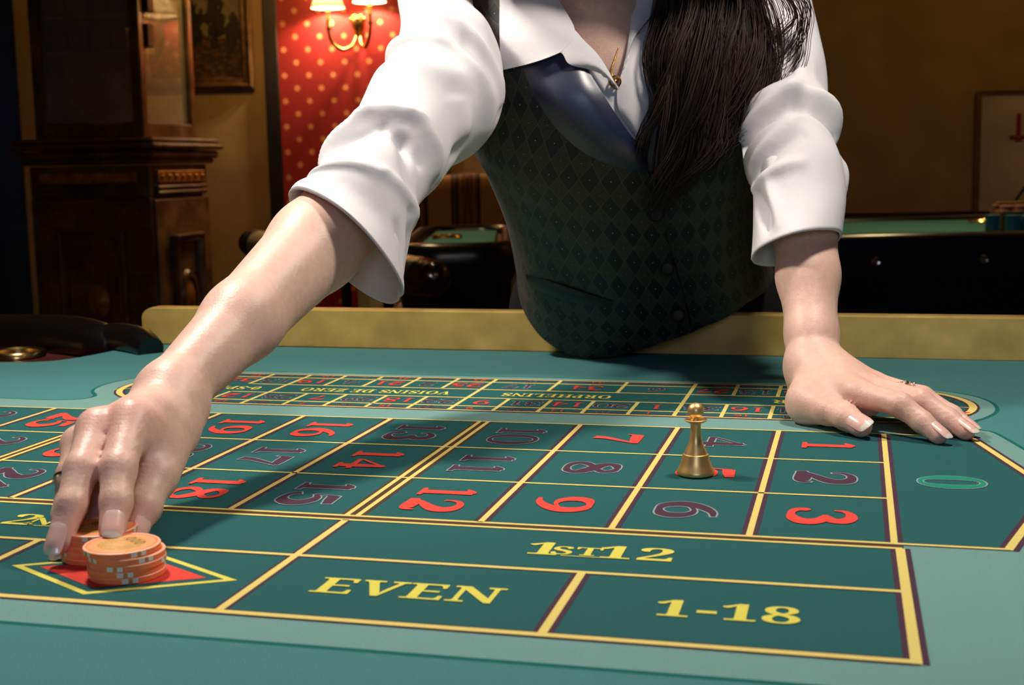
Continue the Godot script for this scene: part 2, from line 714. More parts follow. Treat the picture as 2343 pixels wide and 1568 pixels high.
func cloth(rows: Array, thick: float, fine := 6, uvs := false) -> ArrayMesh:
	# a smooth sheet of cloth through a grid of points, with a thickness
	var nr := rows.size()
	var nc: int = rows[0].size()
	var grid := []
	for r in (nr - 1) * fine + 1:
		var line_ := PackedVector3Array()
		for c in (nc - 1) * fine + 1:
			var col := []
			for k in nr:
				col.append(spline(rows[k], float(c) / fine))
			line_.append(spline(col, float(r) / fine))
		grid.append(line_)
	var hr := grid.size()
	var hc: int = grid[0].size()
	var under := []
	for r in hr:
		var l := PackedVector3Array()
		for c in hc:
			var du: Vector3 = grid[r][mini(c + 1, hc - 1)] - grid[r][maxi(c - 1, 0)]
			var dv: Vector3 = grid[mini(r + 1, hr - 1)][c] - grid[maxi(r - 1, 0)][c]
			var n := du.cross(dv).normalized()
			if n.dot(eye - grid[r][c]) < 0:
				n = -n
			l.append(grid[r][c] - n * thick)
		under.append(l)
	var v := PackedVector3Array()
	var idx := PackedInt32Array()
	for g in [grid, under]:
		for r in hr:
			v.append_array(g[r])
	var a0: Vector3 = grid[0][0]
	var faces_eye: bool = (grid[1][0] - a0).cross(grid[0][1] - a0).dot(eye - a0) > 0
	var N := hr * hc
	for r in hr - 1:
		for c in hc - 1:
			var a := r * hc + c
			var q := [a, a + 1, a + hc, a + 1, a + hc + 1, a + hc] if faces_eye else [a, a + hc, a + 1, a + 1, a + hc, a + hc + 1]
			idx.append_array(q)
			idx.append_array([q[0] + N, q[2] + N, q[1] + N, q[3] + N, q[5] + N, q[4] + N])
	var rim := []
	for c in hc:
		rim.append(c)
	for r in range(1, hr):
		rim.append(r * hc + hc - 1)
	for c in range(hc - 2, -1, -1):
		rim.append((hr - 1) * hc + c)
	for r in range(hr - 2, 0, -1):
		rim.append(r * hc)
	for i in rim.size():
		var a: int = rim[i]
		var b: int = rim[(i + 1) % rim.size()]
		idx.append_array([a, a + N, b, b, a + N, b + N] if faces_eye else [a, b, a + N, b, b + N, a + N])
	return finish(v, idx, PackedVector2Array(), PackedColorArray(), 60.0)


func joined(meshes: Array, places: Array) -> ArrayMesh:
	var st := SurfaceTool.new()
	for i in meshes.size():
		st.append_from(meshes[i], 0, places[i])
	return st.commit()


# ---------------------------------------------------------------- bodies: tapered capsules, smoothly joined and meshed as surface nets
class Field:
	var a := PackedVector3Array()
	var ab := PackedVector3Array()
	var il := PackedFloat32Array()
	var r0 := PackedFloat32Array()
	var r1 := PackedFloat32Array()
	var grp := PackedInt32Array()
	var k0 := 0.012      # blend inside the trunk group 0
	var kf := 0.007      # blend of a finger (groups 1, 2, ...) with the trunk
	var ki := 0.004      # blend inside a finger
	var groups := 1
	var flush: Array = []   # [place, reach, strength] where the skin is redder

	func bone(p: Vector3, q: Vector3, rp: float, rq: float, g := 0) -> void:
		a.append(p)
		ab.append(q - p)
		il.append(1.0 / maxf((q - p).length_squared(), 1e-9))
		r0.append(rp)
		r1.append(rq - rp)
		grp.append(g)
		groups = maxi(groups, g + 1)

	func chain(pts: Array, radii: Array, g := 0) -> void:
		for i in pts.size() - 1:
			bone(pts[i], pts[i + 1], radii[i], radii[i + 1], g)

	func one(i: int, p: Vector3) -> float:
		var pa := p - a[i]
		var t := clampf(pa.dot(ab[i]) * il[i], 0.0, 1.0)
		return (pa - ab[i] * t).length() - r0[i] - r1[i] * t

	func value(p: Vector3, act: PackedInt32Array, ds: PackedFloat32Array) -> float:
		ds.fill(9.0)
		for i in act:
			var pa := p - a[i]
			var t := clampf(pa.dot(ab[i]) * il[i], 0.0, 1.0)
			var d := (pa - ab[i] * t).length() - r0[i] - r1[i] * t
			var g := grp[i]
			var e := ds[g]
			var k := k0 if g == 0 else ki
			var h := maxf(k - absf(d - e), 0.0)
			ds[g] = minf(d, e) - h * h * 0.25 / k
		var base := ds[0]
		var res := base
		for g in range(1, groups):
			var e := ds[g]
			if e < 8.0:
				var h := maxf(kf - absf(base - e), 0.0)
				res = minf(res, minf(base, e) - h * h * 0.25 / kf)
		return res

	func mesh_into(v: PackedVector3Array, idx: PackedInt32Array, lo: Vector3, hi: Vector3, h: float) -> void:
		var B := 8
		var nb := Vector3i(((hi - lo) / (h * B)).ceil())
		var rad := h * B * 0.8667
		var margin := 2.5 * maxf(k0, maxf(kf, ki)) + h
		var cell_of := {}
		var edges := PackedInt32Array()
		var val := PackedFloat32Array()
		val.resize(729)
		var ds := PackedFloat32Array()
		ds.resize(groups)
		var wy := nb.x * B + 2
		var wz := (nb.y * B + 2) * wy
		for bz in nb.z:
			for by in nb.y:
				for bx in nb.x:
					var o := lo + Vector3(bx, by, bz) * (h * B)
					var c := o + Vector3.ONE * (h * B * 0.5)
					var act := PackedInt32Array()
					for i in a.size():
						if one(i, c) < rad + margin:
							act.append(i)
					if act.is_empty():
						continue
					var dc := value(c, act, ds)
					if absf(dc) > rad + margin:
						continue
					var n := 0
					var any_in := false
					var any_out := false
					for z in 9:
						for y in 9:
							for x in 9:
								var d := value(o + Vector3(x, y, z) * h, act, ds)
								val[n] = d
								n += 1
								if d < 0.0:
									any_in = true
								else:
									any_out = true
					if not (any_in and any_out):
						continue
					for z in 8:
						for y in 8:
							for x in 8:
								var q := x + y * 9 + z * 81
								var s0 := val[q] < 0.0
								var gx := bx * B + x
								var gy := by * B + y
								var gz := bz * B + z
								var key := gx + gy * wy + gz * wz
								if s0 != (val[q + 1] < 0.0):
									edges.append_array([key, 0, 1 if s0 else 0])
								if s0 != (val[q + 9] < 0.0):
									edges.append_array([key, 1, 1 if s0 else 0])
								if s0 != (val[q + 81] < 0.0):
									edges.append_array([key, 2, 1 if s0 else 0])
								var cnt := 0
								var sum := Vector3.ZERO
								var c000 := val[q]
								var c100 := val[q + 1]
								var c010 := val[q + 9]
								var c110 := val[q + 10]
								var c001 := val[q + 81]
								var c101 := val[q + 82]
								var c011 := val[q + 90]
								var c111 := val[q + 91]
								if (c000 < 0.0) != (c100 < 0.0):
									sum += Vector3(c000 / (c000 - c100), 0, 0); cnt += 1
								if (c010 < 0.0) != (c110 < 0.0):
									sum += Vector3(c010 / (c010 - c110), 1, 0); cnt += 1
								if (c001 < 0.0) != (c101 < 0.0):
									sum += Vector3(c001 / (c001 - c101), 0, 1); cnt += 1
								if (c011 < 0.0) != (c111 < 0.0):
									sum += Vector3(c011 / (c011 - c111), 1, 1); cnt += 1
								if (c000 < 0.0) != (c010 < 0.0):
									sum += Vector3(0, c000 / (c000 - c010), 0); cnt += 1
								if (c100 < 0.0) != (c110 < 0.0):
									sum += Vector3(1, c100 / (c100 - c110), 0); cnt += 1
								if (c001 < 0.0) != (c011 < 0.0):
									sum += Vector3(0, c001 / (c001 - c011), 1); cnt += 1
								if (c101 < 0.0) != (c111 < 0.0):
									sum += Vector3(1, c101 / (c101 - c111), 1); cnt += 1
								if (c000 < 0.0) != (c001 < 0.0):
									sum += Vector3(0, 0, c000 / (c000 - c001)); cnt += 1
								if (c100 < 0.0) != (c101 < 0.0):
									sum += Vector3(1, 0, c100 / (c100 - c101)); cnt += 1
								if (c010 < 0.0) != (c011 < 0.0):
									sum += Vector3(0, 1, c010 / (c010 - c011)); cnt += 1
								if (c110 < 0.0) != (c111 < 0.0):
									sum += Vector3(1, 1, c110 / (c110 - c111)); cnt += 1
								if cnt > 0:
									cell_of[key] = v.size()
									v.append(o + (Vector3(x, y, z) + sum / cnt) * h)
		for e in range(0, edges.size(), 3):
			var key := edges[e]
			var ax := edges[e + 1]
			var u := [wy, wz, 1][ax] as int
			var w := [wz, 1, wy][ax] as int
			var k0_ := key
			var k1 := key - u
			var k2 := key - u - w
			var k3 := key - w
			if not (cell_of.has(k0_) and cell_of.has(k1) and cell_of.has(k2) and cell_of.has(k3)):
				continue
			var p: int = cell_of[k0_]
			var q: int = cell_of[k1]
			var r: int = cell_of[k2]
			var s: int = cell_of[k3]
			if edges[e + 2] == 1:
				idx.append_array([p, r, q, p, s, r])
			else:
				idx.append_array([p, q, r, p, r, s])


func nail(dip: Vector3, tip: Vector3, dorsal: Vector3, r: float, width: float, back: float, front: float) -> ArrayMesh:
	# a curved plate on the back of the finger end: pink bed, pale half moon and a pale free edge past the tip
	var t := (tip - dip).normalized()
	var n := (dorsal - t * dorsal.dot(t)).normalized()
	var b := t.cross(n)
	var v := PackedVector3Array()
	var idx := PackedInt32Array()
	var col := PackedColorArray()
	var NS := 18
	var NA := 12
	var half := asin(minf(width / (2.0 * r), 0.95))
	for layer in 2:
		for i in NS + 1:
			var f := float(i) / NS
			var s := lerpf(-back, front, f)
			var w := half * pow(maxf(1.0 - pow(absf(f * 2.0 - 1.0), 5.0 if f < 0.5 else 4.0), 0.0), 0.45)
			w = maxf(w, half * 0.12)
			for j in NA + 1:
				var g := float(j) / NA * 2.0 - 1.0
				var a := g * w
				var rr := r + 0.0005 - layer * 0.0007
				var drop := maxf(s - 0.001, 0.0)
				v.append(tip + t * s + n * (rr * cos(a) - drop * drop * 22.0) + b * rr * sin(a))
				var edge := 0.80 + 0.06 * g * g
				var moon := clampf((0.20 - f - 0.10 * g * g) * 12.0, 0.0, 0.6)
				var c := Color(0.80, 0.47, 0.40).lerp(Color(0.84, 0.62, 0.55), moon)
				col.append(Color(0.80, 0.71, 0.60) if f > edge else c)
	var N := (NS + 1) * (NA + 1)
	for i in NS:
		for j in NA:
			var a := i * (NA + 1) + j
			var q := [a, a + 1, a + NA + 1, a + 1, a + NA + 2, a + NA + 1]
			idx.append_array([q[0], q[2], q[1], q[3], q[5], q[4]])
			idx.append_array([q[0] + N, q[1] + N, q[2] + N, q[3] + N, q[4] + N, q[5] + N])
	return finish(v, idx, PackedVector2Array(), col, 180.0)


# ---------------------------------------------------------------- the croupier
# trunk sections from the hips up: centre, half width to the viewer's right, front bulge, back bulge
var trunk := [
	[Vector3(-0.2500, 0.8142, -0.4661), Vector3(0.1457, 0.0002, -0.0539), Vector3(0.0261, -0.0662, 0.0703), Vector3(-0.0287, 0.0728, -0.0773)],
	[Vector3(-0.2462, 0.8556, -0.4285), Vector3(0.1329, 0.0005, -0.0532), Vector3(0.0283, -0.0655, 0.0701), Vector3(-0.0283, 0.0655, -0.0701)],
	[Vector3(-0.2480, 0.8897, -0.3963), Vector3(0.1254, -0.0018, -0.0561), Vector3(0.0283, -0.0614, 0.0653), Vector3(-0.0271, 0.0588, -0.0625)],
	[Vector3(-0.2509, 0.9320, -0.3545), Vector3(0.1199, -0.0037, -0.0596), Vector3(0.0301, -0.0557, 0.0640), Vector3(-0.0284, 0.0526, -0.0604)],
	[Vector3(-0.2553, 0.9784, -0.3156), Vector3(0.1209, -0.0029, -0.0678), Vector3(0.0388, -0.0512, 0.0714), Vector3(-0.0344, 0.0453, -0.0632)],
	[Vector3(-0.2580, 1.0149, -0.2913), Vector3(0.1259, 0.0012, -0.0723), Vector3(0.0486, -0.0428, 0.0839), Vector3(-0.0390, 0.0343, -0.0673)],
	[Vector3(-0.2520, 1.0563, -0.2778), Vector3(0.1238, 0.0037, -0.0774), Vector3(0.0559, -0.0274, 0.0882), Vector3(-0.0440, 0.0216, -0.0694)],
	[Vector3(-0.2503, 1.1022, -0.2691), Vector3(0.1286, 0.0055, -0.0841), Vector3(0.0482, -0.0078, 0.0732), Vector3(-0.0438, 0.0071, -0.0666)],
	[Vector3(-0.2500, 1.1440, -0.2698), Vector3(0.1388, 0.0069, -0.0869), Vector3(0.0330, -0.0051, 0.0522), Vector3(-0.0399, 0.0061, -0.0632)],
	[Vector3(-0.2476, 1.1832, -0.2629), Vector3(0.1080, 0.0061, -0.0657), Vector3(0.0245, -0.0137, 0.0389), Vector3(-0.0306, 0.0172, -0.0487)],
	[Vector3(-0.2556, 1.2033, -0.2453), Vector3(0.0420, 0.0022, -0.0244), Vector3(0.0231, -0.0235, 0.0376), Vector3(-0.0231, 0.0235, -0.0376)],
]


func trunk_at(t: float) -> Array:
	var q := []
	for k in 4:
		q.append(spline([trunk[0][k], trunk[1][k], trunk[2][k], trunk[3][k], trunk[4][k], trunk[5][k], trunk[6][k], trunk[7][k], trunk[8][k], trunk[9][k], trunk[10][k]], t))
	return q


func on_trunk(s: Array, th: float, off: float) -> Vector3:
	var d: Vector3 = s[1] * cos(th) + (s[2] if sin(th) >= 0.0 else -s[3]) * sin(th)
	return s[0] + d + d.normalized() * off


func make_person() -> void:
	var p := thing("person", "woman croupier in white shirt and diamond-patterned waistcoat leaning over the roulette table, pushing chips", "person", Vector3(-0.25, 0, -0.52))
	var g := Node3D.new()
	g.free()
	var inv := -p.position
	make_skin(p, inv)
	make_shirt(p, inv)
	make_vest(p, inv)
	make_hair(p, inv)
	make_trousers(p, inv)
	make_jewels(p, inv)


func moved(rows: Array, by: Vector3) -> Array:
	var o := []
	for r in rows:
		var l := []
		for q in r:
			l.append(q + by)
		o.append(l)
	return o


func skin_colour(v: PackedVector3Array, flush: Array) -> PackedColorArray:
	var col := PackedColorArray()
	col.resize(v.size())
	var base := Color(0.80, 0.525, 0.42)
	var red := Color(0.77, 0.38, 0.325)
	for i in v.size():
		var w := 0.0
		for f in flush:
			var d: float = v[i].distance_squared_to(f[0]) / (f[1] * f[1])
			if d < 6.0:
				w += exp(-d) * f[2]
		col[i] = base.lerp(red, minf(w, 1.0))
	return col


func make_skin(p: Node3D, inv: Vector3) -> void:
	var v := PackedVector3Array()
	var idx := PackedInt32Array()
	# her right hand, on the chips, and forearm
	var rw := Vector3(-0.4431, 0.8503, 0.2890)
	var re := Vector3(-0.4066, 0.9687, 0.0301)
	var ri := [Vector3(-0.4325, 0.8474, 0.3524), Vector3(-0.4217, 0.8260, 0.3880), Vector3(-0.4148, 0.8113, 0.4029), Vector3(-0.4107, 0.7993, 0.4149)]
	var rm := [Vector3(-0.4512, 0.8431, 0.3599), Vector3(-0.4416, 0.8264, 0.3932), Vector3(-0.4376, 0.8104, 0.4110), Vector3(-0.4373, 0.7942, 0.4237)]
	var rr := [Vector3(-0.4685, 0.8306, 0.3506), Vector3(-0.4572, 0.8190, 0.3785), Vector3(-0.4516, 0.8000, 0.3953), Vector3(-0.4467, 0.7849, 0.4087)]
	var rp := [Vector3(-0.4767, 0.8233, 0.3329), Vector3(-0.4639, 0.8093, 0.3524), Vector3(-0.4541, 0.7971, 0.3651), Vector3(-0.4484, 0.7888, 0.3752)]
	var rt := [Vector3(-0.4335, 0.8323, 0.3099), Vector3(-0.4207, 0.8134, 0.3509), Vector3(-0.4151, 0.8010, 0.3752), Vector3(-0.4143, 0.7919, 0.3867)]
	var f := Field.new()
	f.k0 = 0.012
	f.kf = 0.009
	f.bone(re.lerp(rw, -0.08), re, 0.034, 0.0365)
	f.bone(re, re.lerp(rw, 0.30), 0.0365, 0.0338)
	f.bone(re.lerp(rw, 0.30), re.lerp(rw, 0.68), 0.0338, 0.0266)
	f.bone(re.lerp(rw, 0.68), rw, 0.0266, 0.0200)
	var heel := Vector3(-0.4388, 0.8434, 0.2920)
	f.bone(rw, heel, 0.0185, 0.0165)
	f.bone(heel, ri[0].lerp(heel, 0.4), 0.0150, 0.0120)
	f.bone(ri[0].lerp(heel, 0.4), ri[0], 0.0120, 0.0104)
	f.bone(heel, rm[0], 0.0150, 0.0102)
	f.bone(heel, rr[0], 0.0150, 0.0100)
	f.bone(heel, rp[0], 0.0150, 0.0098)
	f.bone(ri[0] + Vector3(0, -0.012, -0.012), rp[0] + Vector3(0, -0.008, 0), 0.011, 0.011)
	f.bone(rw, rt[0], 0.018, 0.0150)
	f.bone(rt[0], rt[1], 0.0150, 0.0120)
	f.bone(rt[0], ri[0] + Vector3(0.002, -0.012, -0.014), 0.0140, 0.0100)
	f.bone(rt[0].lerp(rt[1], 0.55), ri[0] + Vector3(0.002, -0.010, -0.004), 0.010, 0.0095)
	f.bone(ri[0].lerp(ri[1], 0.28) + Vector3(0, -0.006, -0.006), rm[0].lerp(rm[1], 0.28) + Vector3(0, -0.006, -0.006), 0.0072, 0.0072)
	f.chain(ri, [0.0106, 0.0101, 0.0086, 0.0074], 1)
	f.chain(rm, [0.0102, 0.0094, 0.0083, 0.0072], 2)
	f.chain(rr, [0.0105, 0.0088, 0.0078, 0.0068], 3)
	f.chain(rp, [0.0096, 0.0078, 0.0070, 0.0062], 4)
	f.chain(rt, [0.0135, 0.0116, 0.0103, 0.0078], 5)
	var lo := Vector3(1e9, 1e9, 1e9)
	var hi := -lo
	for i in f.a.size():
		for q in [f.a[i], f.a[i] + f.ab[i]]:
			lo = lo.min(q - Vector3.ONE * 0.05)
			hi = hi.max(q + Vector3.ONE * 0.05)
	f.mesh_into(v, idx, lo, hi, 0.0024)
	var flush := []
	for c in [ri, rm, rr, rp, rt]:
		flush.append([c[3], 0.013, 0.75])
		flush.append([c[1], 0.011, 0.5])
		flush.append([c[2], 0.010, 0.35])
	flush.append([ri[0], 0.02, 0.5])
	flush.append([rm[0], 0.02, 0.5])
	flush.append([re, 0.06, 0.25])
	# her left hand, flat on the felt, and forearm
	var lw := Vector3(-0.0551, 0.8207, -0.0747)
	var le := Vector3(-0.0706, 0.9778, -0.1783)
	var li := [Vector3(-0.0212, 0.8102, -0.0112), Vector3(0.0114, 0.8058, 0.0122), Vector3(0.0270, 0.7949, 0.0211), Vector3(0.0382, 0.7867, 0.0292)]
	var lm := [Vector3(-0.0112, 0.8109, -0.0306), Vector3(0.0258, 0.8058, -0.0083), Vector3(0.0468, 0.7940, 0.0014), Vector3(0.0588, 0.7867, 0.0118)]
	var lr := [Vector3(-0.0077, 0.8107, -0.0492), Vector3(0.0288, 0.8053, -0.0247), Vector3(0.0503, 0.7940, -0.0131), Vector3(0.0614, 0.7866, -0.0024)]
	var lp := [Vector3(-0.0120, 0.8093, -0.0636), Vector3(0.0140, 0.8045, -0.0509), Vector3(0.0304, 0.7988, -0.0419), Vector3(0.0426, 0.7936, -0.0339)]
	var lt := [Vector3(-0.0557, 0.7993, -0.0361), Vector3(-0.0425, 0.7960, -0.0119), Vector3(-0.0278, 0.7936, 0.0054), Vector3(-0.0170, 0.7892, 0.0162)]
	var then := Vector3(-0.0577, 0.7965, -0.0338)
	f = Field.new()
	f.k0 = 0.011
	f.kf = 0.0045
	f.bone(le, le.lerp(lw, 0.25), 0.0262, 0.0285)
	f.bone(le.lerp(lw, 0.25), le.lerp(lw, 0.55), 0.0285, 0.0252)
	f.bone(le.lerp(lw, 0.55), le.lerp(lw, 0.85), 0.0255, 0.0205)
	f.bone(le.lerp(lw, 0.85), lw, 0.0208, 0.0196)
	f.bone(lw, lt[0], 0.0180, 0.0160)
	f.bone(lw, Vector3(-0.0636, 0.7950, -0.0819), 0.0180, 0.0138)
	f.bone(lt[0], then, 0.0155, 0.0148)
	f.bone(then, lt[1], 0.0148, 0.0118)
	f.bone(lw, li[0], 0.0182, 0.0108)
	f.bone(lw, lm[0], 0.0182, 0.0106)
	f.bone(lw, lr[0], 0.0182, 0.0102)
	f.bone(lw, lp[0], 0.0182, 0.0096)
	f.bone(Vector3(-0.0458, 0.8030, -0.0350), Vector3(-0.0106, 0.8013, -0.0127), 0.0118, 0.0098)
	f.chain(li, [0.0106, 0.0094, 0.0080, 0.0070], 1)
	f.chain(lm, [0.0104, 0.0094, 0.0081, 0.0070], 2)
	f.chain(lr, [0.0100, 0.0088, 0.0076, 0.0066], 3)
	f.chain(lp, [0.0098, 0.0078, 0.0068, 0.0060], 4)
	f.chain(lt, [0.0128, 0.0108, 0.0099, 0.0086], 5)
	lo = Vector3(1e9, 1e9, 1e9)
	hi = -lo
	for i in f.a.size():
		for q in [f.a[i], f.a[i] + f.ab[i]]:
			lo = lo.min(q - Vector3.ONE * 0.05)
			hi = hi.max(q + Vector3.ONE * 0.05)
	f.mesh_into(v, idx, lo, hi, 0.0024)
	for c in [li, lm, lr, lp, lt]:
		flush.append([c[3], 0.013, 0.7])
		flush.append([c[1], 0.014, 0.45])
		flush.append([c[0], 0.020, 0.3])
	flush.append([le.lerp(lw, 0.35), 0.05, 0.3])
	# neck, chest, shoulders, upper arms and head in coarser cells
	f = Field.new()
	f.k0 = 0.03
	f.kf = 0.02
	var neck: Vector3 = trunk[10][0]
	var head := neck + Vector3(-0.085, 0.078, 0.125)
	var look_at := (Vector3(-0.42, TY, 0.40) - head).normalized()
	var side := look_at.cross(Vector3.UP).normalized()
	var crown := side.cross(look_at).normalized()
	for t in [1.2, 2.0, 3.0, 4.0, 5.0, 6.0, 7.0]:
		var s := trunk_at(t)
		var w: float = s[1].length()
		var dz: float = s[2].length()
		var x: Vector3 = s[1].normalized() * (w - dz * 0.98)
		f.bone(s[0] - x - s[2] * 0.12, s[0] + x - s[2] * 0.12, dz * 0.76 - 0.004, dz * 0.76 - 0.004)
	var s7 := trunk_at(7.2)
	f.bone(Vector3(-0.2574, 1.1192, -0.2252), Vector3(-0.2508, 1.0822, -0.2218), 0.048, 0.052)
	f.bone(neck, head - look_at * 0.02 - crown * 0.03, 0.052, 0.046)
	f.bone(neck - Vector3(0, 0.015, 0.0), Vector3(-0.3986, 1.1460, -0.2232), 0.034, 0.018)
	f.bone(neck - Vector3(0, 0.015, 0.0), Vector3(-0.1199, 1.1590, -0.3869), 0.034, 0.018)
	f.chain([Vector3(-0.3988, 1.1457, -0.2023), Vector3(-0.3926, 1.1085, -0.1517), Vector3(-0.3849, 1.0345, -0.0703), Vector3(-0.3913, 0.9936, -0.0055), re], [0.024, 0.026, 0.026, 0.026, 0.032])
	f.chain([Vector3(-0.1187, 1.1742, -0.3685), Vector3(-0.1013, 1.0946, -0.3045), Vector3(-0.0875, 1.0335, -0.2474), Vector3(-0.0754, 0.9810, -0.1837)], [0.028, 0.023, 0.021, 0.023])
	f.bone(head - look_at * 0.025 + crown * 0.02, head + look_at * 0.015 + crown * 0.02, 0.078, 0.072)
	f.bone(head + look_at * 0.035 - crown * 0.035, head + look_at * 0.052 - crown * 0.085, 0.050, 0.026)
	f.bone(head + look_at * 0.02 - crown * 0.03, head + look_at * 0.005 - crown * 0.06, 0.060, 0.050)
	f.mesh_into(v, idx, Vector3(-0.55, TY + 0.0, -0.62), Vector3(0.06, TY + 0.75, 0.12), 0.008)
	# the face gets cells of its own: nose, lips, brows, ears
	f = Field.new()
	f.k0 = 0.008
	f.kf = 0.006
	var fc := head + look_at * 0.083
	f.bone(fc + crown * 0.005, fc - crown * 0.030 + look_at * 0.016, 0.006, 0.009)
	f.bone(fc - crown * 0.030 + look_at * 0.010 - side * 0.008, fc - crown * 0.030 + look_at * 0.010 + side * 0.008, 0.007, 0.007)
	f.bone(fc - crown * 0.055 - side * 0.018 - look_at * 0.008, fc - crown * 0.055 + look_at * 0.003, 0.004, 0.0075)
	f.bone(fc - crown * 0.055 + side * 0.018 - look_at * 0.008, fc - crown * 0.055 + look_at * 0.003, 0.004, 0.0075)
	f.bone(fc - crown * 0.065 - side * 0.012 - look_at * 0.006, fc - crown * 0.065 + side * 0.012 - look_at * 0.006, 0.006, 0.006)
	for sg in [-1.0, 1.0]:
		f.bone(fc + crown * 0.018 + side * 0.018 * sg - look_at * 0.006, fc + crown * 0.016 + side * 0.045 * sg - look_at * 0.022, 0.007, 0.006)
		f.bone(head + side * 0.076 * sg + crown * 0.015 - look_at * 0.005, head + side * 0.078 * sg - crown * 0.025, 0.008, 0.006)
		f.bone(head + side * 0.082 * sg + crown * 0.018 - look_at * 0.012, head + side * 0.084 * sg - crown * 0.005 - look_at * 0.016, 0.007, 0.006)
	f.mesh_into(v, idx, head - Vector3.ONE * 0.16, head + Vector3.ONE * 0.16, 0.003)
	for i in v.size():
		v[i] += inv
	for q in flush:
		q[0] += inv
	part("body", finish(v, idx, PackedVector2Array(), skin_colour(v, flush)), mat("skin"), p)
	for sg in [-1.0, 1.0]:
		part("eye", ball(0.0125, 12), mat("eye"), p, fc + side * 0.031 * sg - look_at * 0.010 + inv)
	# nails
	var view: Vector3 = (eye - ri[3]).normalized()
	var nails := [
		[ri[2], ri[3], view + Vector3(0.10, 0.35, 0.0), 0.0074, 0.0112, 0.0085, 0.0088],
		[rm[2], rm[3], view + Vector3(-0.45, 0.15, 0.0), 0.0072, 0.0106, 0.0080, 0.0105],
		[rr[2], rr[3], view + Vector3(-0.55, 0.1, 0.0), 0.0068, 0.0100, 0.0080, 0.0095],
		[rp[2], rp[3], view + Vector3(-0.4, -0.2, 0.0), 0.0062, 0.0085, 0.0070, 0.0080],
		[rt[2], rt[3], Vector3(0.9, 0.1, 0.35), 0.0080, 0.0118, 0.0100, 0.0100],
		[li[2], li[3], Vector3(0.1, 1.0, 0.10), 0.0070, 0.0100, 0.0085, 0.0098],
		[lm[2], lm[3], Vector3(0.15, 1.0, 0.15), 0.0070, 0.0100, 0.0085, 0.0098],
		[lr[2], lr[3], Vector3(0.1, 1.0, 0.05), 0.0066, 0.0095, 0.0080, 0.0092],
		[lp[2], lp[3], Vector3(0.1, 1.0, 0.0), 0.0060, 0.0082, 0.0070, 0.0080],
		[lt[2], lt[3], Vector3(-0.1, 1.0, 0.95), 0.0087, 0.0142, 0.0125, 0.0112],
	]
	for n in nails:
		part("fingernail", nail(n[0] + inv, n[1] + inv, n[2], n[3], n[4], n[5], n[6]), mat("nail"), p)


func sleeve(rings: Array, folds: Array, seed_: int, inv: Vector3) -> ArrayMesh:
	# rings from the shoulder to the cuff: one edge, the other edge, and, where given, the near lip
	var n := FastNoiseLite.new()
	n.seed = seed_
	n.frequency = 9.0
	n.fractal_octaves = 2
	var ls := []
	var rs := []
	var ns := []
	for i in rings.size():
		var r: Array = rings[i]
		ls.append(r[0])
		rs.append(r[1])
		var c: Vector3 = (r[0] + r[1]) * 0.5
		if r.size() > 2:
			ns.append(r[2] - c)
		else:
			var before: Array = rings[maxi(i - 1, 0)]
			var after: Array = rings[mini(i + 1, rings.size() - 1)]
			var axis: Vector3 = (after[0] + after[1]) - (before[0] + before[1])
			var u: Vector3 = (r[1] - r[0]) * 0.5
			var q := axis.cross(u).normalized()
			if q.dot(eye - c) < 0:
				q = -q
			ns.append(q * u.length() * 0.92)
	var out := []
	var NS := (rings.size() - 1) * 12
	var NT := 120
	for i in NS + 1:
		var s := float(i) / 12.0
		var l: Vector3 = spline(ls, s)
		var r: Vector3 = spline(rs, s)
		var near: Vector3 = spline(ns, s)
		var c := (l + r) * 0.5
		var u := (r - l) * 0.5
		var ring := PackedVector3Array()
		for k in NT:
			var th := TAU * k / NT
			var e := u * cos(th) + near * sin(th)
			var d := 0.0
			var tf := th / PI if th <= PI else (TAU - th) / -PI   # 0 right edge, 1 left edge over the near side
			for f in folds:
				# [s, t, s, t, width, height]: a ridge (or, when negative, a hollow) along a line on the sleeve
				var pa := Vector2((s - f[0]) * 0.034, (tf - f[1]) * 0.15)
				var ba := Vector2((f[2] - f[0]) * 0.034, (f[3] - f[1]) * 0.15)
				var q := clampf(pa.dot(ba) / ba.length_squared(), 0.0, 1.0)
				var dist: float = (pa - ba * q).length_squared() / (f[4] * f[4])
				if dist < 5.0:
					d += 1.7 * f[5] * exp(-dist) * (0.35 + 0.65 * sin(PI * clampf(q * 0.8 + 0.1, 0.0, 1.0)))
			var soft := 0.0022 * n.get_noise_3d(c.x + e.x * 1.2, c.y + e.y * 1.2, c.z + e.z * 1.2)
			ring.append(c + e + e.normalized() * (d + soft) + inv)
		out.append(ring)
	# turn the hem in: a rolled lip and an inner face
	var last: PackedVector3Array = out[-1]
	for step in [[1, 0.0012, 0.0020], [0, 0.0022, 0.0010], [-2, 0.0032, -0.006], [-14, 0.0045, -0.012], [-30, 0.007, -0.02]]:
		var src: PackedVector3Array = out[NS + mini(step[0], 0)] if step[0] < 0 else last
		var c := Vector3.ZERO
		for q in src:
			c += q
		c /= NT
		var ring := PackedVector3Array()
		var axis: Vector3 = ((rings[-1][0] + rings[-1][1]) - (rings[-2][0] + rings[-2][1])).normalized()
		for q in src:
			ring.append(q + (c - q).normalized() * step[1] + axis * (step[2] if step[0] >= 0 else 0.0))
		out.append(ring)
	return sheet(out, true, 180.0, true)


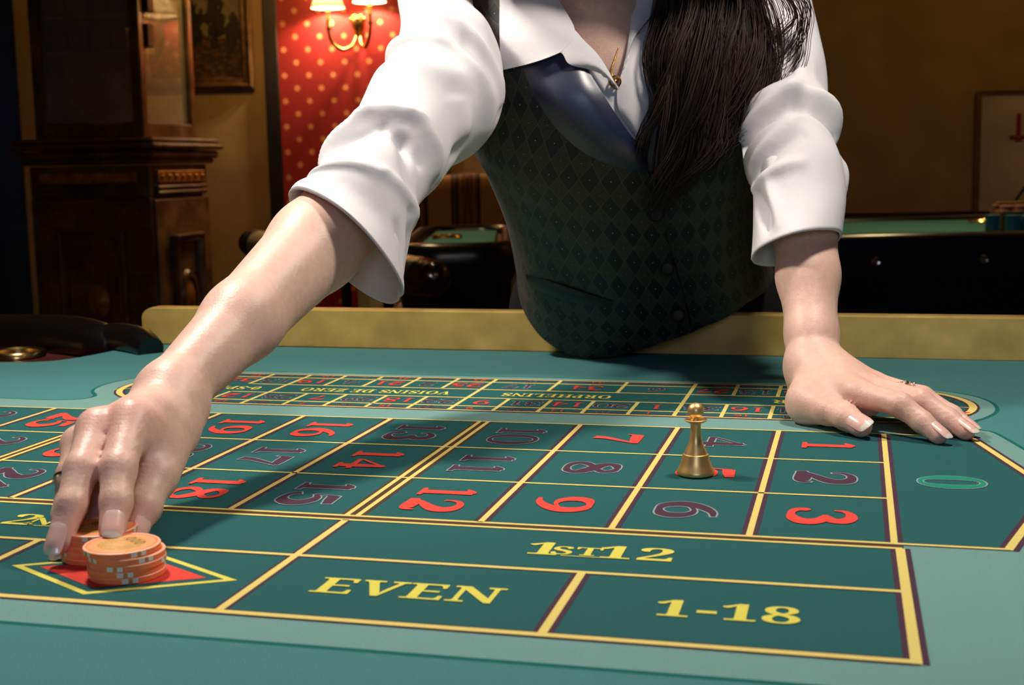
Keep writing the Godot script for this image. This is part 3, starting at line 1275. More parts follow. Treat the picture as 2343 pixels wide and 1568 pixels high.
func trunk_sheet(t0: float, t1: float, off: float, n_t: int, n_a: int, holes: Array, inv: Vector3, hem: Array = [], uv_scale := Vector2.ZERO) -> ArrayMesh:
	# cloth round the trunk; holes are outlines in (angle, section), hem the lower edge as (angle, section) points
	var v := PackedVector3Array()
	var uv := PackedVector2Array()
	var idx := PackedInt32Array()
	var rowlen := PackedFloat32Array()
	var prev := Vector3.ZERO
	var run := 0.0
	var param := []
	var secs := []
	for i in 401:
		secs.append(trunk_at(t0 + (t1 - t0) * i / 400.0))
	for r in n_t + 1:
		for c in n_a + 1:
			var th := TAU * c / n_a - PI / 2
			var lowest := t0
			if hem.size():
				lowest = hem[0].y
				var q := th
				for k in hem.size() - 1:
					if q >= hem[k].x and q <= hem[k + 1].x:
						var f: float = (q - hem[k].x) / (hem[k + 1].x - hem[k].x)
						lowest = lerpf(hem[k].y, hem[k + 1].y, f)
			var t := lerpf(lowest, t1, float(r) / n_t)
			var x := clampf((t - t0) / (t1 - t0) * 400.0, 0.0, 399.999)
			var a: Array = secs[int(x)]
			var b: Array = secs[int(x) + 1]
			var f2 := x - int(x)
			var sct := [a[0].lerp(b[0], f2), a[1].lerp(b[1], f2), a[2].lerp(b[2], f2), a[3].lerp(b[3], f2)]
			v.append(on_trunk(sct, th, off) + inv)
			param.append(Vector2(th, t))
			if uv_scale != Vector2.ZERO:
				uv.append(Vector2((th - PI / 2) * 0.118 / uv_scale.x, (t * 0.0468) / uv_scale.y))
	var w := n_a + 1
	for r in n_t:
		for c in n_a:
			var a := r * w + c
			var mid: Vector2 = (param[a] + param[a + w + 1]) * 0.5
			var gone := false
			for hole in holes:
				if Geometry2D.is_point_in_polygon(mid, hole):
					gone = true
			if not gone:
				idx.append_array([a, a + 1, a + w, a + 1, a + w + 1, a + w])
	return finish(v, idx, uv)


func make_shirt(p: Node3D, inv: Vector3) -> void:
	var opening := PackedVector2Array([Vector2(2.3407, 8.8557), Vector2(2.1392, 8.1162), Vector2(2.0836, 7.2014), Vector2(1.9837, 6.7573), Vector2(1.8628, 6.3860), Vector2(1.7252, 7.1672), Vector2(1.5997, 8.0492), Vector2(1.5510, 8.8197), Vector2(1.6, 10.5), Vector2(2.1, 10.5)])
	var shirt_part := part("shirt", trunk_sheet(1.9, 9.9, 0.0015, 150, 240, [opening], inv), mat("shirt"), p)
	var right := [
		[Vector3(-0.4327, 1.2006, -0.1907), Vector3(-0.3630, 1.1919, -0.1869)],
		[Vector3(-0.4372, 1.1491, -0.1614), Vector3(-0.3658, 1.1406, -0.1529)],
		[Vector3(-0.4258, 1.1137, -0.1281), Vector3(-0.3377, 1.1004, -0.1285)],
		[Vector3(-0.4219, 1.0794, -0.0826), Vector3(-0.3241, 1.0451, -0.1034)],
		[Vector3(-0.4258, 1.0625, -0.0458), Vector3(-0.3332, 1.0135, -0.0737)],
		[Vector3(-0.4270, 1.0365, -0.0126), Vector3(-0.3449, 1.0010, -0.0396)],
		[Vector3(-0.4283, 1.0117, 0.0204), Vector3(-0.3479, 0.9846, -0.0073)],
		[Vector3(-0.4303, 0.9950, 0.0494), Vector3(-0.3547, 0.9733, 0.0190)],
		[Vector3(-0.4315, 0.9831, 0.0764), Vector3(-0.3594, 0.9534, 0.0439)],
		[Vector3(-0.4395, 0.9800, 0.0852), Vector3(-0.3632, 0.9205, 0.0547)],
		[Vector3(-0.4409, 0.9758, 0.0924), Vector3(-0.3667, 0.8873, 0.0666), Vector3(-0.3653, 0.9458, 0.1331)],
	]
	# folds read off the photograph: the pull from the armpit, the band above the elbow, the turned-up cuff
	var rf := [
		[2.9, 1.0, 3.1, 0.55, 0.007, 0.0055], [3.1, 0.55, 4.2, 0.10, 0.008, 0.0055], [2.2, 0.60, 3.2, 0.08, 0.008, 0.0070], [1.9, 0.55, 2.7, 0.20, 0.007, -0.0045], [2.9, 0.50, 3.7, 0.16, 0.006, -0.0050], [0.8, 0.8, 1.5, 0.35, 0.010, 0.0045], [1.0, 0.7, 1.8, 0.30, 0.008, -0.0035],
		[2.75, 0.40, 3.3, 0.05, 0.007, -0.0060], [1.3, 0.55, 2.3, 0.15, 0.012, 0.0040],
		[7.0, 1.0, 6.0, 0.72, 0.009, 0.0065], [6.0, 0.72, 6.0, 0.45, 0.009, 0.0062], [6.0, 0.45, 6.8, 0.12, 0.009, 0.0055],
		[7.1, 0.85, 6.6, 0.60, 0.007, -0.0050], [6.6, 0.55, 7.2, 0.25, 0.006, -0.0045],
		[6.9, 0.42, 8.2, 0.20, 0.007, -0.0050], [7.2, 0.35, 8.4, 0.16, 0.008, 0.0035],
		[5.2, 0.10, 5.8, -0.02, 0.008, -0.0070], [4.6, 0.30, 5.4, 0.02, 0.009, 0.0045], [4.2, 0.85, 4.0, 0.30, 0.014, 0.0030],
		[8.1, 0.98, 8.0, 0.45, 0.005, 0.0026], [8.0, 0.45, 8.3, 0.02, 0.005, 0.0026],
		[8.9, 0.30, 9.6, 0.18, 0.005, -0.0030], [9.2, 0.12, 9.9, 0.06, 0.005, -0.0035], [8.4, 0.20, 9.2, 0.08, 0.005, -0.0028],
	]
	part("sleeve", sleeve(right, rf, 41, inv), mat("shirt"), shirt_part)
	var left := [
		[Vector3(-0.1547, 1.1999, -0.3522), Vector3(-0.0957, 1.2010, -0.3835)],
		[Vector3(-0.1444, 1.1335, -0.2986), Vector3(-0.0756, 1.1483, -0.3501)],
		[Vector3(-0.1368, 1.0886, -0.2609), Vector3(-0.0630, 1.1021, -0.3135)],
		[Vector3(-0.1273, 1.0460, -0.2282), Vector3(-0.0513, 1.0600, -0.2762)],
		[Vector3(-0.1239, 1.0133, -0.1984), Vector3(-0.0450, 1.0241, -0.2415)],
		[Vector3(-0.1207, 0.9896, -0.1699), Vector3(-0.0425, 0.9978, -0.2072)],
		[Vector3(-0.1116, 0.9685, -0.1516), Vector3(-0.0359, 0.9795, -0.1834)],
		[Vector3(-0.1094, 0.9405, -0.1347), Vector3(-0.0327, 0.9518, -0.1668)],
		[Vector3(-0.1102, 0.9106, -0.1167), Vector3(-0.0366, 0.9211, -0.1479), Vector3(-0.0617, 0.9338, -0.0889)],
	]
	var lf := [
		[3.4, 0.95, 3.6, 0.55, 0.010, 0.0055], [3.1, 0.95, 3.3, 0.55, 0.009, -0.0060], [3.2, 0.35, 3.4, 0.05, 0.014, -0.0045],
		[4.2, 1.0, 3.9, 0.55, 0.009, 0.0060], [3.9, 0.55, 4.6, 0.02, 0.009, 0.0065], [4.6, 1.0, 4.3, 0.5, 0.011, -0.0085],
		[4.3, 0.5, 4.9, 0.10, 0.008, -0.0070], [5.0, 1.0, 4.9, 0.5, 0.006, 0.0030],
		[5.6, 0.95, 5.1, 0.55, 0.006, 0.0035], [6.0, 0.95, 5.5, 0.5, 0.006, -0.0040], [6.1, 1.0, 6.3, 0.55, 0.006, 0.0035],
		[6.6, 0.92, 7.5, 0.80, 0.007, -0.0050], [6.4, 0.80, 7.6, 0.70, 0.006, 0.0030], [5.6, 0.02, 6.6, 0.0, 0.008, 0.0040], [5.1, 0.1, 5.3, -0.1, 0.006, -0.004],
	]
	part("sleeve", sleeve(left, lf, 42, inv), mat("shirt"), shirt_part)
	# the open collar: two wide points turned out over the waistcoat
	part("collar", cloth(moved([
		[Vector3(-0.3503, 1.1806, -0.1964), Vector3(-0.3303, 1.1785, -0.1892), Vector3(-0.3146, 1.1783, -0.1882), Vector3(-0.3038, 1.1784, -0.1880)],
		[Vector3(-0.3426, 1.1450, -0.1669), Vector3(-0.3233, 1.1448, -0.1673), Vector3(-0.3058, 1.1452, -0.1715), Vector3(-0.2929, 1.1460, -0.1777)],
		[Vector3(-0.3386, 1.1079, -0.1489), Vector3(-0.3147, 1.1090, -0.1467), Vector3(-0.2937, 1.1116, -0.1521), Vector3(-0.2709, 1.1098, -0.1600)],
		[Vector3(-0.3377, 1.0763, -0.1478), Vector3(-0.3114, 1.0803, -0.1409), Vector3(-0.2939, 1.0851, -0.1423), Vector3(-0.2815, 1.0903, -0.1468)],
	], inv), 0.0012), mat("shirt"), shirt_part)
	part("collar", cloth(moved([
		[Vector3(-0.2729, 1.1124, -0.1624), Vector3(-0.2774, 1.1059, -0.1565), Vector3(-0.2877, 1.0998, -0.1514), Vector3(-0.2906, 1.0936, -0.1495)],
		[Vector3(-0.2626, 1.1009, -0.1585), Vector3(-0.2688, 1.0953, -0.1532), Vector3(-0.2759, 1.0906, -0.1484), Vector3(-0.2804, 1.0891, -0.1472)],
		[Vector3(-0.2507, 1.0888, -0.1581), Vector3(-0.2590, 1.0840, -0.1515), Vector3(-0.2679, 1.0810, -0.1478), Vector3(-0.2736, 1.0792, -0.1463)],
		[Vector3(-0.2403, 1.0727, -0.1592), Vector3(-0.2456, 1.0738, -0.1556), Vector3(-0.2518, 1.0747, -0.1548), Vector3(-0.2582, 1.0746, -0.1548)],
		[Vector3(-0.2323, 1.0559, -0.1630), Vector3(-0.2339, 1.0598, -0.1608), Vector3(-0.2369, 1.0637, -0.1601), Vector3(-0.2418, 1.0686, -0.1610)],
	], inv), 0.0012), mat("shirt"), shirt_part)
	part("collar", cloth(moved([
		[Vector3(-0.2210, 1.1679, -0.2139), Vector3(-0.2103, 1.1687, -0.2182), Vector3(-0.1995, 1.1703, -0.2284), Vector3(-0.1890, 1.1722, -0.2415)],
		[Vector3(-0.2247, 1.1348, -0.1977), Vector3(-0.2158, 1.1362, -0.2001), Vector3(-0.2050, 1.1390, -0.2092), Vector3(-0.1947, 1.1423, -0.2225)],
		[Vector3(-0.2242, 1.1095, -0.1786), Vector3(-0.2190, 1.1141, -0.1814), Vector3(-0.2133, 1.1192, -0.1884), Vector3(-0.2068, 1.1246, -0.1988)],
		[Vector3(-0.2256, 1.0910, -0.1697), Vector3(-0.2232, 1.0948, -0.1700), Vector3(-0.2211, 1.0987, -0.1717), Vector3(-0.2184, 1.1044, -0.1772)],
		[Vector3(-0.2291, 1.0738, -0.1659), Vector3(-0.2274, 1.0776, -0.1653), Vector3(-0.2260, 1.0815, -0.1668), Vector3(-0.2245, 1.0863, -0.1699)],
	], inv), 0.0012), mat("shirt"), shirt_part)
	part("placket", cloth(moved([
		[Vector3(-0.2250, 1.1043, -0.1811), Vector3(-0.2180, 1.1056, -0.1824), Vector3(-0.2080, 1.1118, -0.1954)],
		[Vector3(-0.2296, 1.0740, -0.1688), Vector3(-0.2195, 1.0737, -0.1702), Vector3(-0.2060, 1.0779, -0.1815)],
		[Vector3(-0.2340, 1.0538, -0.1653), Vector3(-0.2211, 1.0503, -0.1672), Vector3(-0.2071, 1.0464, -0.1771)],
		[Vector3(-0.2313, 1.0343, -0.1673), Vector3(-0.2204, 1.0270, -0.1692), Vector3(-0.2099, 1.0230, -0.1781)],
		[Vector3(-0.2167, 1.0089, -0.1800), Vector3(-0.2144, 1.0065, -0.1809), Vector3(-0.2124, 1.0057, -0.1834)],
	], inv), 0.001), mat("shirt"), shirt_part)


func make_vest(p: Node3D, inv: Vector3) -> void:
	var vee := PackedVector2Array([Vector2(2.1443, 7.4817), Vector2(2.1581, 6.6982), Vector2(2.0813, 6.3351), Vector2(1.9307, 5.9037), Vector2(1.7345, 5.5404), Vector2(1.5951, 5.3016), Vector2(1.5618, 5.6357), Vector2(1.5815, 6.3292), Vector2(1.5318, 7.0717), Vector2(1.4124, 8.5104), Vector2(1.4, 10.5), Vector2(2.3, 10.5), Vector2(2.2775, 8.5915)])
	var hem := [Vector2(-1.6, 1.35), Vector2(-0.2, 1.35), Vector2(0.0714, 1.5578), Vector2(0.7899, 1.9147), Vector2(1.2656, 1.7179), Vector2(1.5671, 1.4243), Vector2(1.8465, 1.0117), Vector2(2.1150, 0.6537), Vector2(2.2696, 0.5984), Vector2(2.3934, 0.5928), Vector2(2.5806, 0.6379), Vector2(2.8303, 0.7994), Vector2(3.0777, 0.9667), Vector2(3.35, 1.35), Vector2(4.8, 1.35)]
	var vest := part("waistcoat", trunk_sheet(0.4, 9.0, 0.0055, 220, 320, [vee], inv, hem, Vector2(0.0160, 0.0262)), mat("vest"), p)
	part("lapel", cloth(moved([
		[Vector3(-0.3179, 1.0839, -0.1511), Vector3(-0.3040, 1.0892, -0.1514), Vector3(-0.2807, 1.0964, -0.1563), Vector3(-0.2633, 1.0902, -0.1594)],
		[Vector3(-0.3146, 1.0701, -0.1497), Vector3(-0.2954, 1.0751, -0.1483), Vector3(-0.2721, 1.0804, -0.1528), Vector3(-0.2578, 1.0731, -0.1566)],
		[Vector3(-0.3038, 1.0464, -0.1508), Vector3(-0.2834, 1.0505, -0.1434), Vector3(-0.2610, 1.0553, -0.1457), Vector3(-0.2456, 1.0536, -0.1544)],
		[Vector3(-0.2872, 1.0213, -0.1547), Vector3(-0.2685, 1.0258, -0.1473), Vector3(-0.2498, 1.0342, -0.1485), Vector3(-0.2337, 1.0340, -0.1582)],
		[Vector3(-0.2633, 0.9996, -0.1636), Vector3(-0.2490, 1.0047, -0.1573), Vector3(-0.2356, 1.0134, -0.1570), Vector3(-0.2216, 1.0152, -0.1658)],
		[Vector3(-0.2334, 0.9862, -0.1772), Vector3(-0.2252, 0.9917, -0.1722), Vector3(-0.2183, 0.9978, -0.1722), Vector3(-0.2113, 1.0032, -0.1766)],
		[Vector3(-0.2068, 0.9808, -0.1936), Vector3(-0.2070, 0.9832, -0.1900), Vector3(-0.2076, 0.9857, -0.1883), Vector3(-0.2074, 0.9897, -0.1875)],
	], inv), 0.0015), mat("satin"), vest)
	part("lapel", cloth(moved([
		[Vector3(-0.2071, 1.1646, -0.2243), Vector3(-0.1952, 1.1642, -0.2266), Vector3(-0.1806, 1.1652, -0.2397), Vector3(-0.1699, 1.1664, -0.2535)],
		[Vector3(-0.2077, 1.1224, -0.1996), Vector3(-0.1959, 1.1220, -0.2010), Vector3(-0.1813, 1.1225, -0.2126), Vector3(-0.1702, 1.1235, -0.2280)],
		[Vector3(-0.2055, 1.0854, -0.1783), Vector3(-0.1931, 1.0850, -0.1801), Vector3(-0.1787, 1.0853, -0.1912), Vector3(-0.1677, 1.0820, -0.2062)],
		[Vector3(-0.2055, 1.0500, -0.1716), Vector3(-0.1941, 1.0478, -0.1723), Vector3(-0.1815, 1.0458, -0.1813), Vector3(-0.1714, 1.0421, -0.1959)],
		[Vector3(-0.2092, 1.0150, -0.1736), Vector3(-0.1996, 1.0128, -0.1734), Vector3(-0.1898, 1.0087, -0.1829), Vector3(-0.1825, 1.0047, -0.1946)],
		[Vector3(-0.2117, 0.9841, -0.1883), Vector3(-0.2069, 0.9824, -0.1893), Vector3(-0.2033, 0.9811, -0.1921), Vector3(-0.2000, 0.9798, -0.1975)],
	], inv), 0.0015), mat("satin"), vest)
	part("pocket_welt", cloth(moved([
		[Vector3(-0.3573, 0.8766, -0.3053), Vector3(-0.3249, 0.8704, -0.2845), Vector3(-0.2936, 0.8608, -0.2830), Vector3(-0.2629, 0.8500, -0.2929)],
		[Vector3(-0.3564, 0.8711, -0.3052), Vector3(-0.3258, 0.8628, -0.2880), Vector3(-0.2945, 0.8531, -0.2870), Vector3(-0.2634, 0.8461, -0.2957)],
		[Vector3(-0.3549, 0.8629, -0.3141), Vector3(-0.3258, 0.8535, -0.2996), Vector3(-0.2955, 0.8458, -0.2962), Vector3(-0.2641, 0.8426, -0.2992)],
	], inv), 0.001), mat("vest_back"), vest)
	# front edge of the left panel: a fine raised border down to the hem
	part("front_edge", tube([Vector3(-0.2074, 0.9824, -0.1922) + inv, Vector3(-0.2025, 0.9500, -0.2193) + inv, Vector3(-0.1969, 0.8914, -0.2798) + inv, Vector3(-0.1914, 0.8475, -0.3219) + inv, Vector3(-0.1889, 0.8181, -0.3462) + inv], [0.0012, 0.0012, 0.0012, 0.0012, 0.0012], 8, 6), mat("vest_back"), vest)
	for b in [[Vector3(-0.2073, 0.9407, -0.2234), Vector3(-0.2029, 0.9420, -0.1934)], [Vector3(-0.2047, 0.8849, -0.2789), Vector3(-0.2003, 0.8875, -0.2468)], [Vector3(-0.2001, 0.8324, -0.3264), Vector3(-0.1961, 0.8360, -0.2957)]]:
		var o := part("button", lathe([Vector2(0.0, -0.002), Vector2(0.0072, -0.0015), Vector2(0.0082, 0.0), Vector2(0.0078, 0.0016), Vector2(0.0060, 0.0024), Vector2(0.0052, 0.0018), Vector2(0.0, 0.0024)], 24), mat("button_dark"), vest, b[0] + inv)
		o.quaternion = Quaternion(Vector3.UP, (b[1] - b[0]).normalized())


func make_hair(p: Node3D, inv: Vector3) -> void:
	# long dark hair that falls from her head over her left shoulder
	var guides := [
		[Vector3(-0.1803, 1.2137, -0.3239), Vector3(-0.1929, 1.1612, -0.2040), Vector3(-0.1936, 1.1242, -0.1852), Vector3(-0.1982, 1.0839, -0.1610), Vector3(-0.2003, 1.0416, -0.1575), Vector3(-0.2049, 1.0030, -0.1657), Vector3(-0.2037, 0.9692, -0.1889), Vector3(-0.2038, 0.9426, -0.2169)],
		[Vector3(-0.1733, 1.2153, -0.3309), Vector3(-0.1791, 1.1594, -0.1956), Vector3(-0.1770, 1.1227, -0.1788), Vector3(-0.1802, 1.0829, -0.1578), Vector3(-0.1850, 1.0410, -0.1548), Vector3(-0.1903, 1.0027, -0.1640), Vector3(-0.1946, 0.9710, -0.1877), Vector3(-0.2015, 0.9409, -0.2185)],
		[Vector3(-0.1628, 1.2159, -0.3406), Vector3(-0.1637, 1.1589, -0.1989), Vector3(-0.1594, 1.1219, -0.1789), Vector3(-0.1624, 1.0824, -0.1603), Vector3(-0.1667, 1.0405, -0.1571), Vector3(-0.1749, 1.0024, -0.1662), Vector3(-0.1847, 0.9709, -0.1889), Vector3(-0.1975, 0.9460, -0.2132)],
		[Vector3(-0.1492, 1.2119, -0.3510), Vector3(-0.1494, 1.1600, -0.2132), Vector3(-0.1431, 1.1223, -0.1902), Vector3(-0.1430, 1.0824, -0.1706), Vector3(-0.1493, 1.0404, -0.1676), Vector3(-0.1601, 1.0041, -0.1738), Vector3(-0.1738, 0.9787, -0.1892), Vector3(-0.1889, 0.9584, -0.2054)],
		[Vector3(-0.1410, 1.2093, -0.3577), Vector3(-0.1350, 1.1613, -0.2293), Vector3(-0.1270, 1.1233, -0.2066), Vector3(-0.1243, 1.0869, -0.1899), Vector3(-0.1299, 1.0520, -0.1837), Vector3(-0.1393, 1.0213, -0.1848), Vector3(-0.1520, 0.9981, -0.1942), Vector3(-0.1685, 0.9784, -0.2051)],
		[Vector3(-0.1334, 1.2065, -0.3641), Vector3(-0.1228, 1.1635, -0.2511), Vector3(-0.1135, 1.1297, -0.2368), Vector3(-0.1092, 1.0962, -0.2174), Vector3(-0.1102, 1.0645, -0.2116), Vector3(-0.1177, 1.0370, -0.2076), Vector3(-0.1289, 1.0136, -0.2099), Vector3(-0.1471, 0.9960, -0.2125)],
		[Vector3(-0.1303, 1.2055, -0.3625), Vector3(-0.1136, 1.1646, -0.2636), Vector3(-0.1082, 1.1529, -0.4167), Vector3(-0.1045, 1.1252, -0.4107), Vector3(-0.1013, 1.0803, -0.2187), Vector3(-0.1075, 1.0527, -0.2129), Vector3(-0.1162, 1.0272, -0.2100), Vector3(-0.1329, 1.0077, -0.2104)],
	]
	var lock := [
		[Vector3(-0.1698, 1.2393, -0.2181), Vector3(-0.1102, 1.1695, -0.2135), Vector3(-0.0791, 1.1356, -0.2169), Vector3(-0.0736, 1.1125, -0.2204), Vector3(-0.0842, 1.0895, -0.2196), Vector3(-0.1005, 1.0744, -0.2184), Vector3(-0.1067, 1.0509, -0.2187), Vector3(-0.1191, 1.0234, -0.2168)],
		[Vector3(-0.1698, 1.2393, -0.2181), Vector3(-0.1063, 1.1694, -0.2145), Vector3(-0.0722, 1.1354, -0.2187), Vector3(-0.0727, 1.1066, -0.2198), Vector3(-0.0764, 1.0834, -0.2208), Vector3(-0.0872, 1.0674, -0.2209), Vector3(-0.0990, 1.0560, -0.2214), Vector3(-0.1109, 1.0485, -0.2225)],
		[Vector3(-0.1698, 1.2393, -0.2181), Vector3(-0.1121, 1.1695, -0.2130), Vector3(-0.0887, 1.1377, -0.2147), Vector3(-0.0806, 1.1185, -0.2194), Vector3(-0.0914, 1.1054, -0.2199), Vector3(-0.1054, 1.0931, -0.2197), Vector3(-0.1093, 1.0729, -0.2211), Vector3(-0.1125, 1.0513, -0.2224)],
		[Vector3(-0.1698, 1.2393, -0.2181), Vector3(-0.1246, 1.1683, -0.1992), Vector3(-0.1021, 1.1329, -0.2001), Vector3(-0.0936, 1.1060, -0.2038), Vector3(-0.0927, 1.0791, -0.2054), Vector3(-0.1007, 1.0543, -0.2103), Vector3(-0.1141, 1.0292, -0.2137), Vector3(-0.1333, 1.0058, -0.2158)],
	]
	var v := PackedVector3Array()
	var nn := PackedVector3Array()
	var tint := PackedColorArray()
	var idx := PackedInt32Array()
	var ng := guides.size()
	var NP := 22
	for k in 1960:
		var path := []
		var w := 0.00042
		var n_end := 1.0
		var loose := k >= 1620
		if loose and k < 1700:
			var g: Array = lock[k % 4]
			var o := Vector3(rng.randfn(0, 0.0022), rng.randfn(0, 0.0022), rng.randfn(0, 0.004))
			var spread := rng.randf_range(0.3, 1.0)
			for i in 8:
				path.append(g[i] + o * (1.0 + spread * sin(i * 0.45)))
			w = 0.00035
			n_end = rng.randf_range(0.7, 1.05)
		else:
			var x := pow(rng.randf(), 0.9) * (ng - 1.001)
			var i0 := int(x)
			var f := x - i0
			var depth := rng.randf_range(-0.026, 0.006)
			var o := Vector3(rng.randfn(0, 0.004), 0, depth)
			var amp := (0.008 + 0.006 * sin(x * 9.0)) + rng.randf_range(0.0, 0.004) * (2.2 if loose else 1.0)
			var ph := floorf(x * 5.0) * 1.7 + rng.randf() * 0.9
			var fr := 1.1 + 0.4 * sin(floorf(x * 5.0) * 2.3)
			for i in 8:
				var q: Vector3 = guides[i0][i].lerp(guides[i0 + 1][i], f)
				path.append(q + o * (1.0 - 0.3 * i / 7.0) + (Vector3(cos(ph + i * fr), 0, sin(ph + i * fr)) * amp * (0.3 + 0.16 * i)))
			n_end = rng.randf_range(0.70, 1.06) - 0.12 * rng.randf() * (x / ng) if not loose else rng.randf_range(0.5, 1.08)
			if loose:
				w = 0.00018
		var shade := rng.randf_range(0.8, 2.6) if rng.randf() < 0.8 else rng.randf_range(3.0, 5.5)
		var hue := Color(0.0098, 0.0062, 0.0048) * shade
		var first := v.size()
		for i in NP + 1:
			var t := minf(float(i) / NP * n_end, 1.0) * 7.0
			var c: Vector3 = spline(path, t) + inv
			var c2: Vector3 = spline(path, minf(t + 0.1, 7.0)) + inv
			var dir := (c2 - c).normalized() if c2 != c else Vector3.DOWN
			var sx := dir.cross(Vector3(0.25, 0.13, 0.96)).normalized()
			var sy := sx.cross(dir)
			var r := w * (1.0 if i < NP - 5 else lerpf(1.0, 0.15, float(i - NP + 5) / 5.0))
			for m in 3:
				var e := sx * cos(m * TAU / 3 + 0.5) + sy * sin(m * TAU / 3 + 0.5)
				v.append(c + e * r)
				nn.append(e)
				tint.append(Color(hue.r, hue.g, hue.b))
		for i in NP:
			for m in 3:
				var a := first + i * 3 + m
				var b := first + i * 3 + (m + 1) % 3
				idx.append_array([a, b, a + 3, b, b + 3, a + 3])
	var arr := []
	arr.resize(Mesh.ARRAY_MAX)
	arr[Mesh.ARRAY_VERTEX] = v
	arr[Mesh.ARRAY_NORMAL] = nn
	arr[Mesh.ARRAY_COLOR] = tint
	arr[Mesh.ARRAY_INDEX] = idx
	var am := ArrayMesh.new()
	am.add_surface_from_arrays(Mesh.PRIMITIVE_TRIANGLES, arr)
	var strands := part("hair", am, mat("hair"), p)
	strands.set_meta("kind", "stuff")
	# the hair on her head, drawn back from the face
	var f := Field.new()
	f.k0 = 0.03
	var neck: Vector3 = trunk[10][0]
	var head := neck + Vector3(-0.085, 0.078, 0.125)
	var look_at := (Vector3(-0.42, TY, 0.40) - head).normalized()
	var side := look_at.cross(Vector3.UP).normalized()
	var crown := side.cross(look_at).normalized()
	f.bone(head - look_at * 0.032 + crown * 0.032, head + look_at * 0.004 + crown * 0.034, 0.090, 0.080)
	f.bone(head - look_at * 0.05, head - look_at * 0.06 - crown * 0.07, 0.065, 0.05)
	f.bone(head - look_at * 0.05 + side * 0.045, Vector3(-0.1766, 1.2088, -0.3193), 0.045, 0.04)
	f.bone(Vector3(-0.1766, 1.2088, -0.3193), Vector3(-0.1653, 1.1736, -0.2491), 0.042, 0.045)
	f.bone(head + side * 0.05, Vector3(-0.1626, 1.2070, -0.1894), 0.05, 0.05)
	f.bone(Vector3(-0.1626, 1.2070, -0.1894), Vector3(-0.1401, 1.1919, -0.1984), 0.05, 0.042)
	var hv := PackedVector3Array()
	var hi := PackedInt32Array()
	f.mesh_into(hv, hi, head - Vector3.ONE * 0.28, head + Vector3.ONE * 0.28, 0.007)
	for i in hv.size():
		hv[i] += inv
	part("hair_cap", finish(hv, hi), mat("hair_cap"), p)


func make_trousers(p: Node3D, inv: Vector3) -> void:
	var f := Field.new()
	f.k0 = 0.05
	var hip := Vector3(-0.262, TY + 0.02, -0.570)
	var sx: Vector3 = trunk[0][1].normalized()
	var back := Vector3(-0.04, 0, -0.12)
	f.bone(hip - sx * 0.065, hip + sx * 0.065, 0.105, 0.105)
	f.bone(hip + Vector3(0.005, 0.055, 0.06) - sx * 0.055, hip + Vector3(0.005, 0.055, 0.06) + sx * 0.055, 0.088, 0.088)
	for sg in [-1.0, 1.0]:
		f.bone(hip + sx * 0.075 * sg, hip + sx * 0.085 * sg + Vector3(0, -0.38, -0.01), 0.088, 0.062)
		f.bone(hip + sx * 0.085 * sg + Vector3(0, -0.38, -0.01), hip + sx * 0.09 * sg + Vector3(0, -0.735, -0.03), 0.062, 0.055)
	var v := PackedVector3Array()
	var idx := PackedInt32Array()
	f.mesh_into(v, idx, Vector3(-0.55, 0.0, -0.85), Vector3(0.02, TY + 0.25, -0.35), 0.012)
	for i in v.size():
		v[i] += inv
	part("trousers", finish(v, idx), mat("trousers"), p)
	for sg in [-1.0, 1.0]:
		var c: Vector3 = hip + sx * 0.09 * sg + Vector3(0, -0.8, -0.03)
		c.y = 0.0
		var fs := Field.new()
		fs.k0 = 0.02
		fs.bone(c + Vector3(0, 0.045, -0.03), c + Vector3(0.01, 0.032, 0.13), 0.036, 0.03)
		fs.bone(c + Vector3(0, 0.05, -0.02), c + Vector3(0, 0.09, -0.02), 0.034, 0.036)
		var sv := PackedVector3Array()
		var si := PackedInt32Array()
		fs.mesh_into(sv, si, c - Vector3(0.1, 0.02, 0.15), c + Vector3(0.1, 0.16, 0.22), 0.01)
		for i in sv.size():
			sv[i] = Vector3(sv[i].x, maxf(sv[i].y, 0.002), sv[i].z) + inv
		part("shoe", finish(sv, si), mat("shoe"), p)


func ring_band(c: Vector3, axis: Vector3, r: float, w: float, thick: float) -> ArrayMesh:
	var q := Quaternion(Vector3.UP, axis.normalized())
	var rows := []
	for k in 37:
		var a := TAU * k / 36
		var d := Vector3(cos(a), 0, sin(a))
		rows.append(PackedVector3Array([c + q * (d * r + Vector3(0, -w, 0)), c + q * (d * (r + thick) + Vector3(0, -w * 0.7, 0)), c + q * (d * (r + thick) + Vector3(0, w * 0.7, 0)), c + q * (d * r + Vector3(0, w, 0))]))
	return sheet(rows, true, 40.0, true)


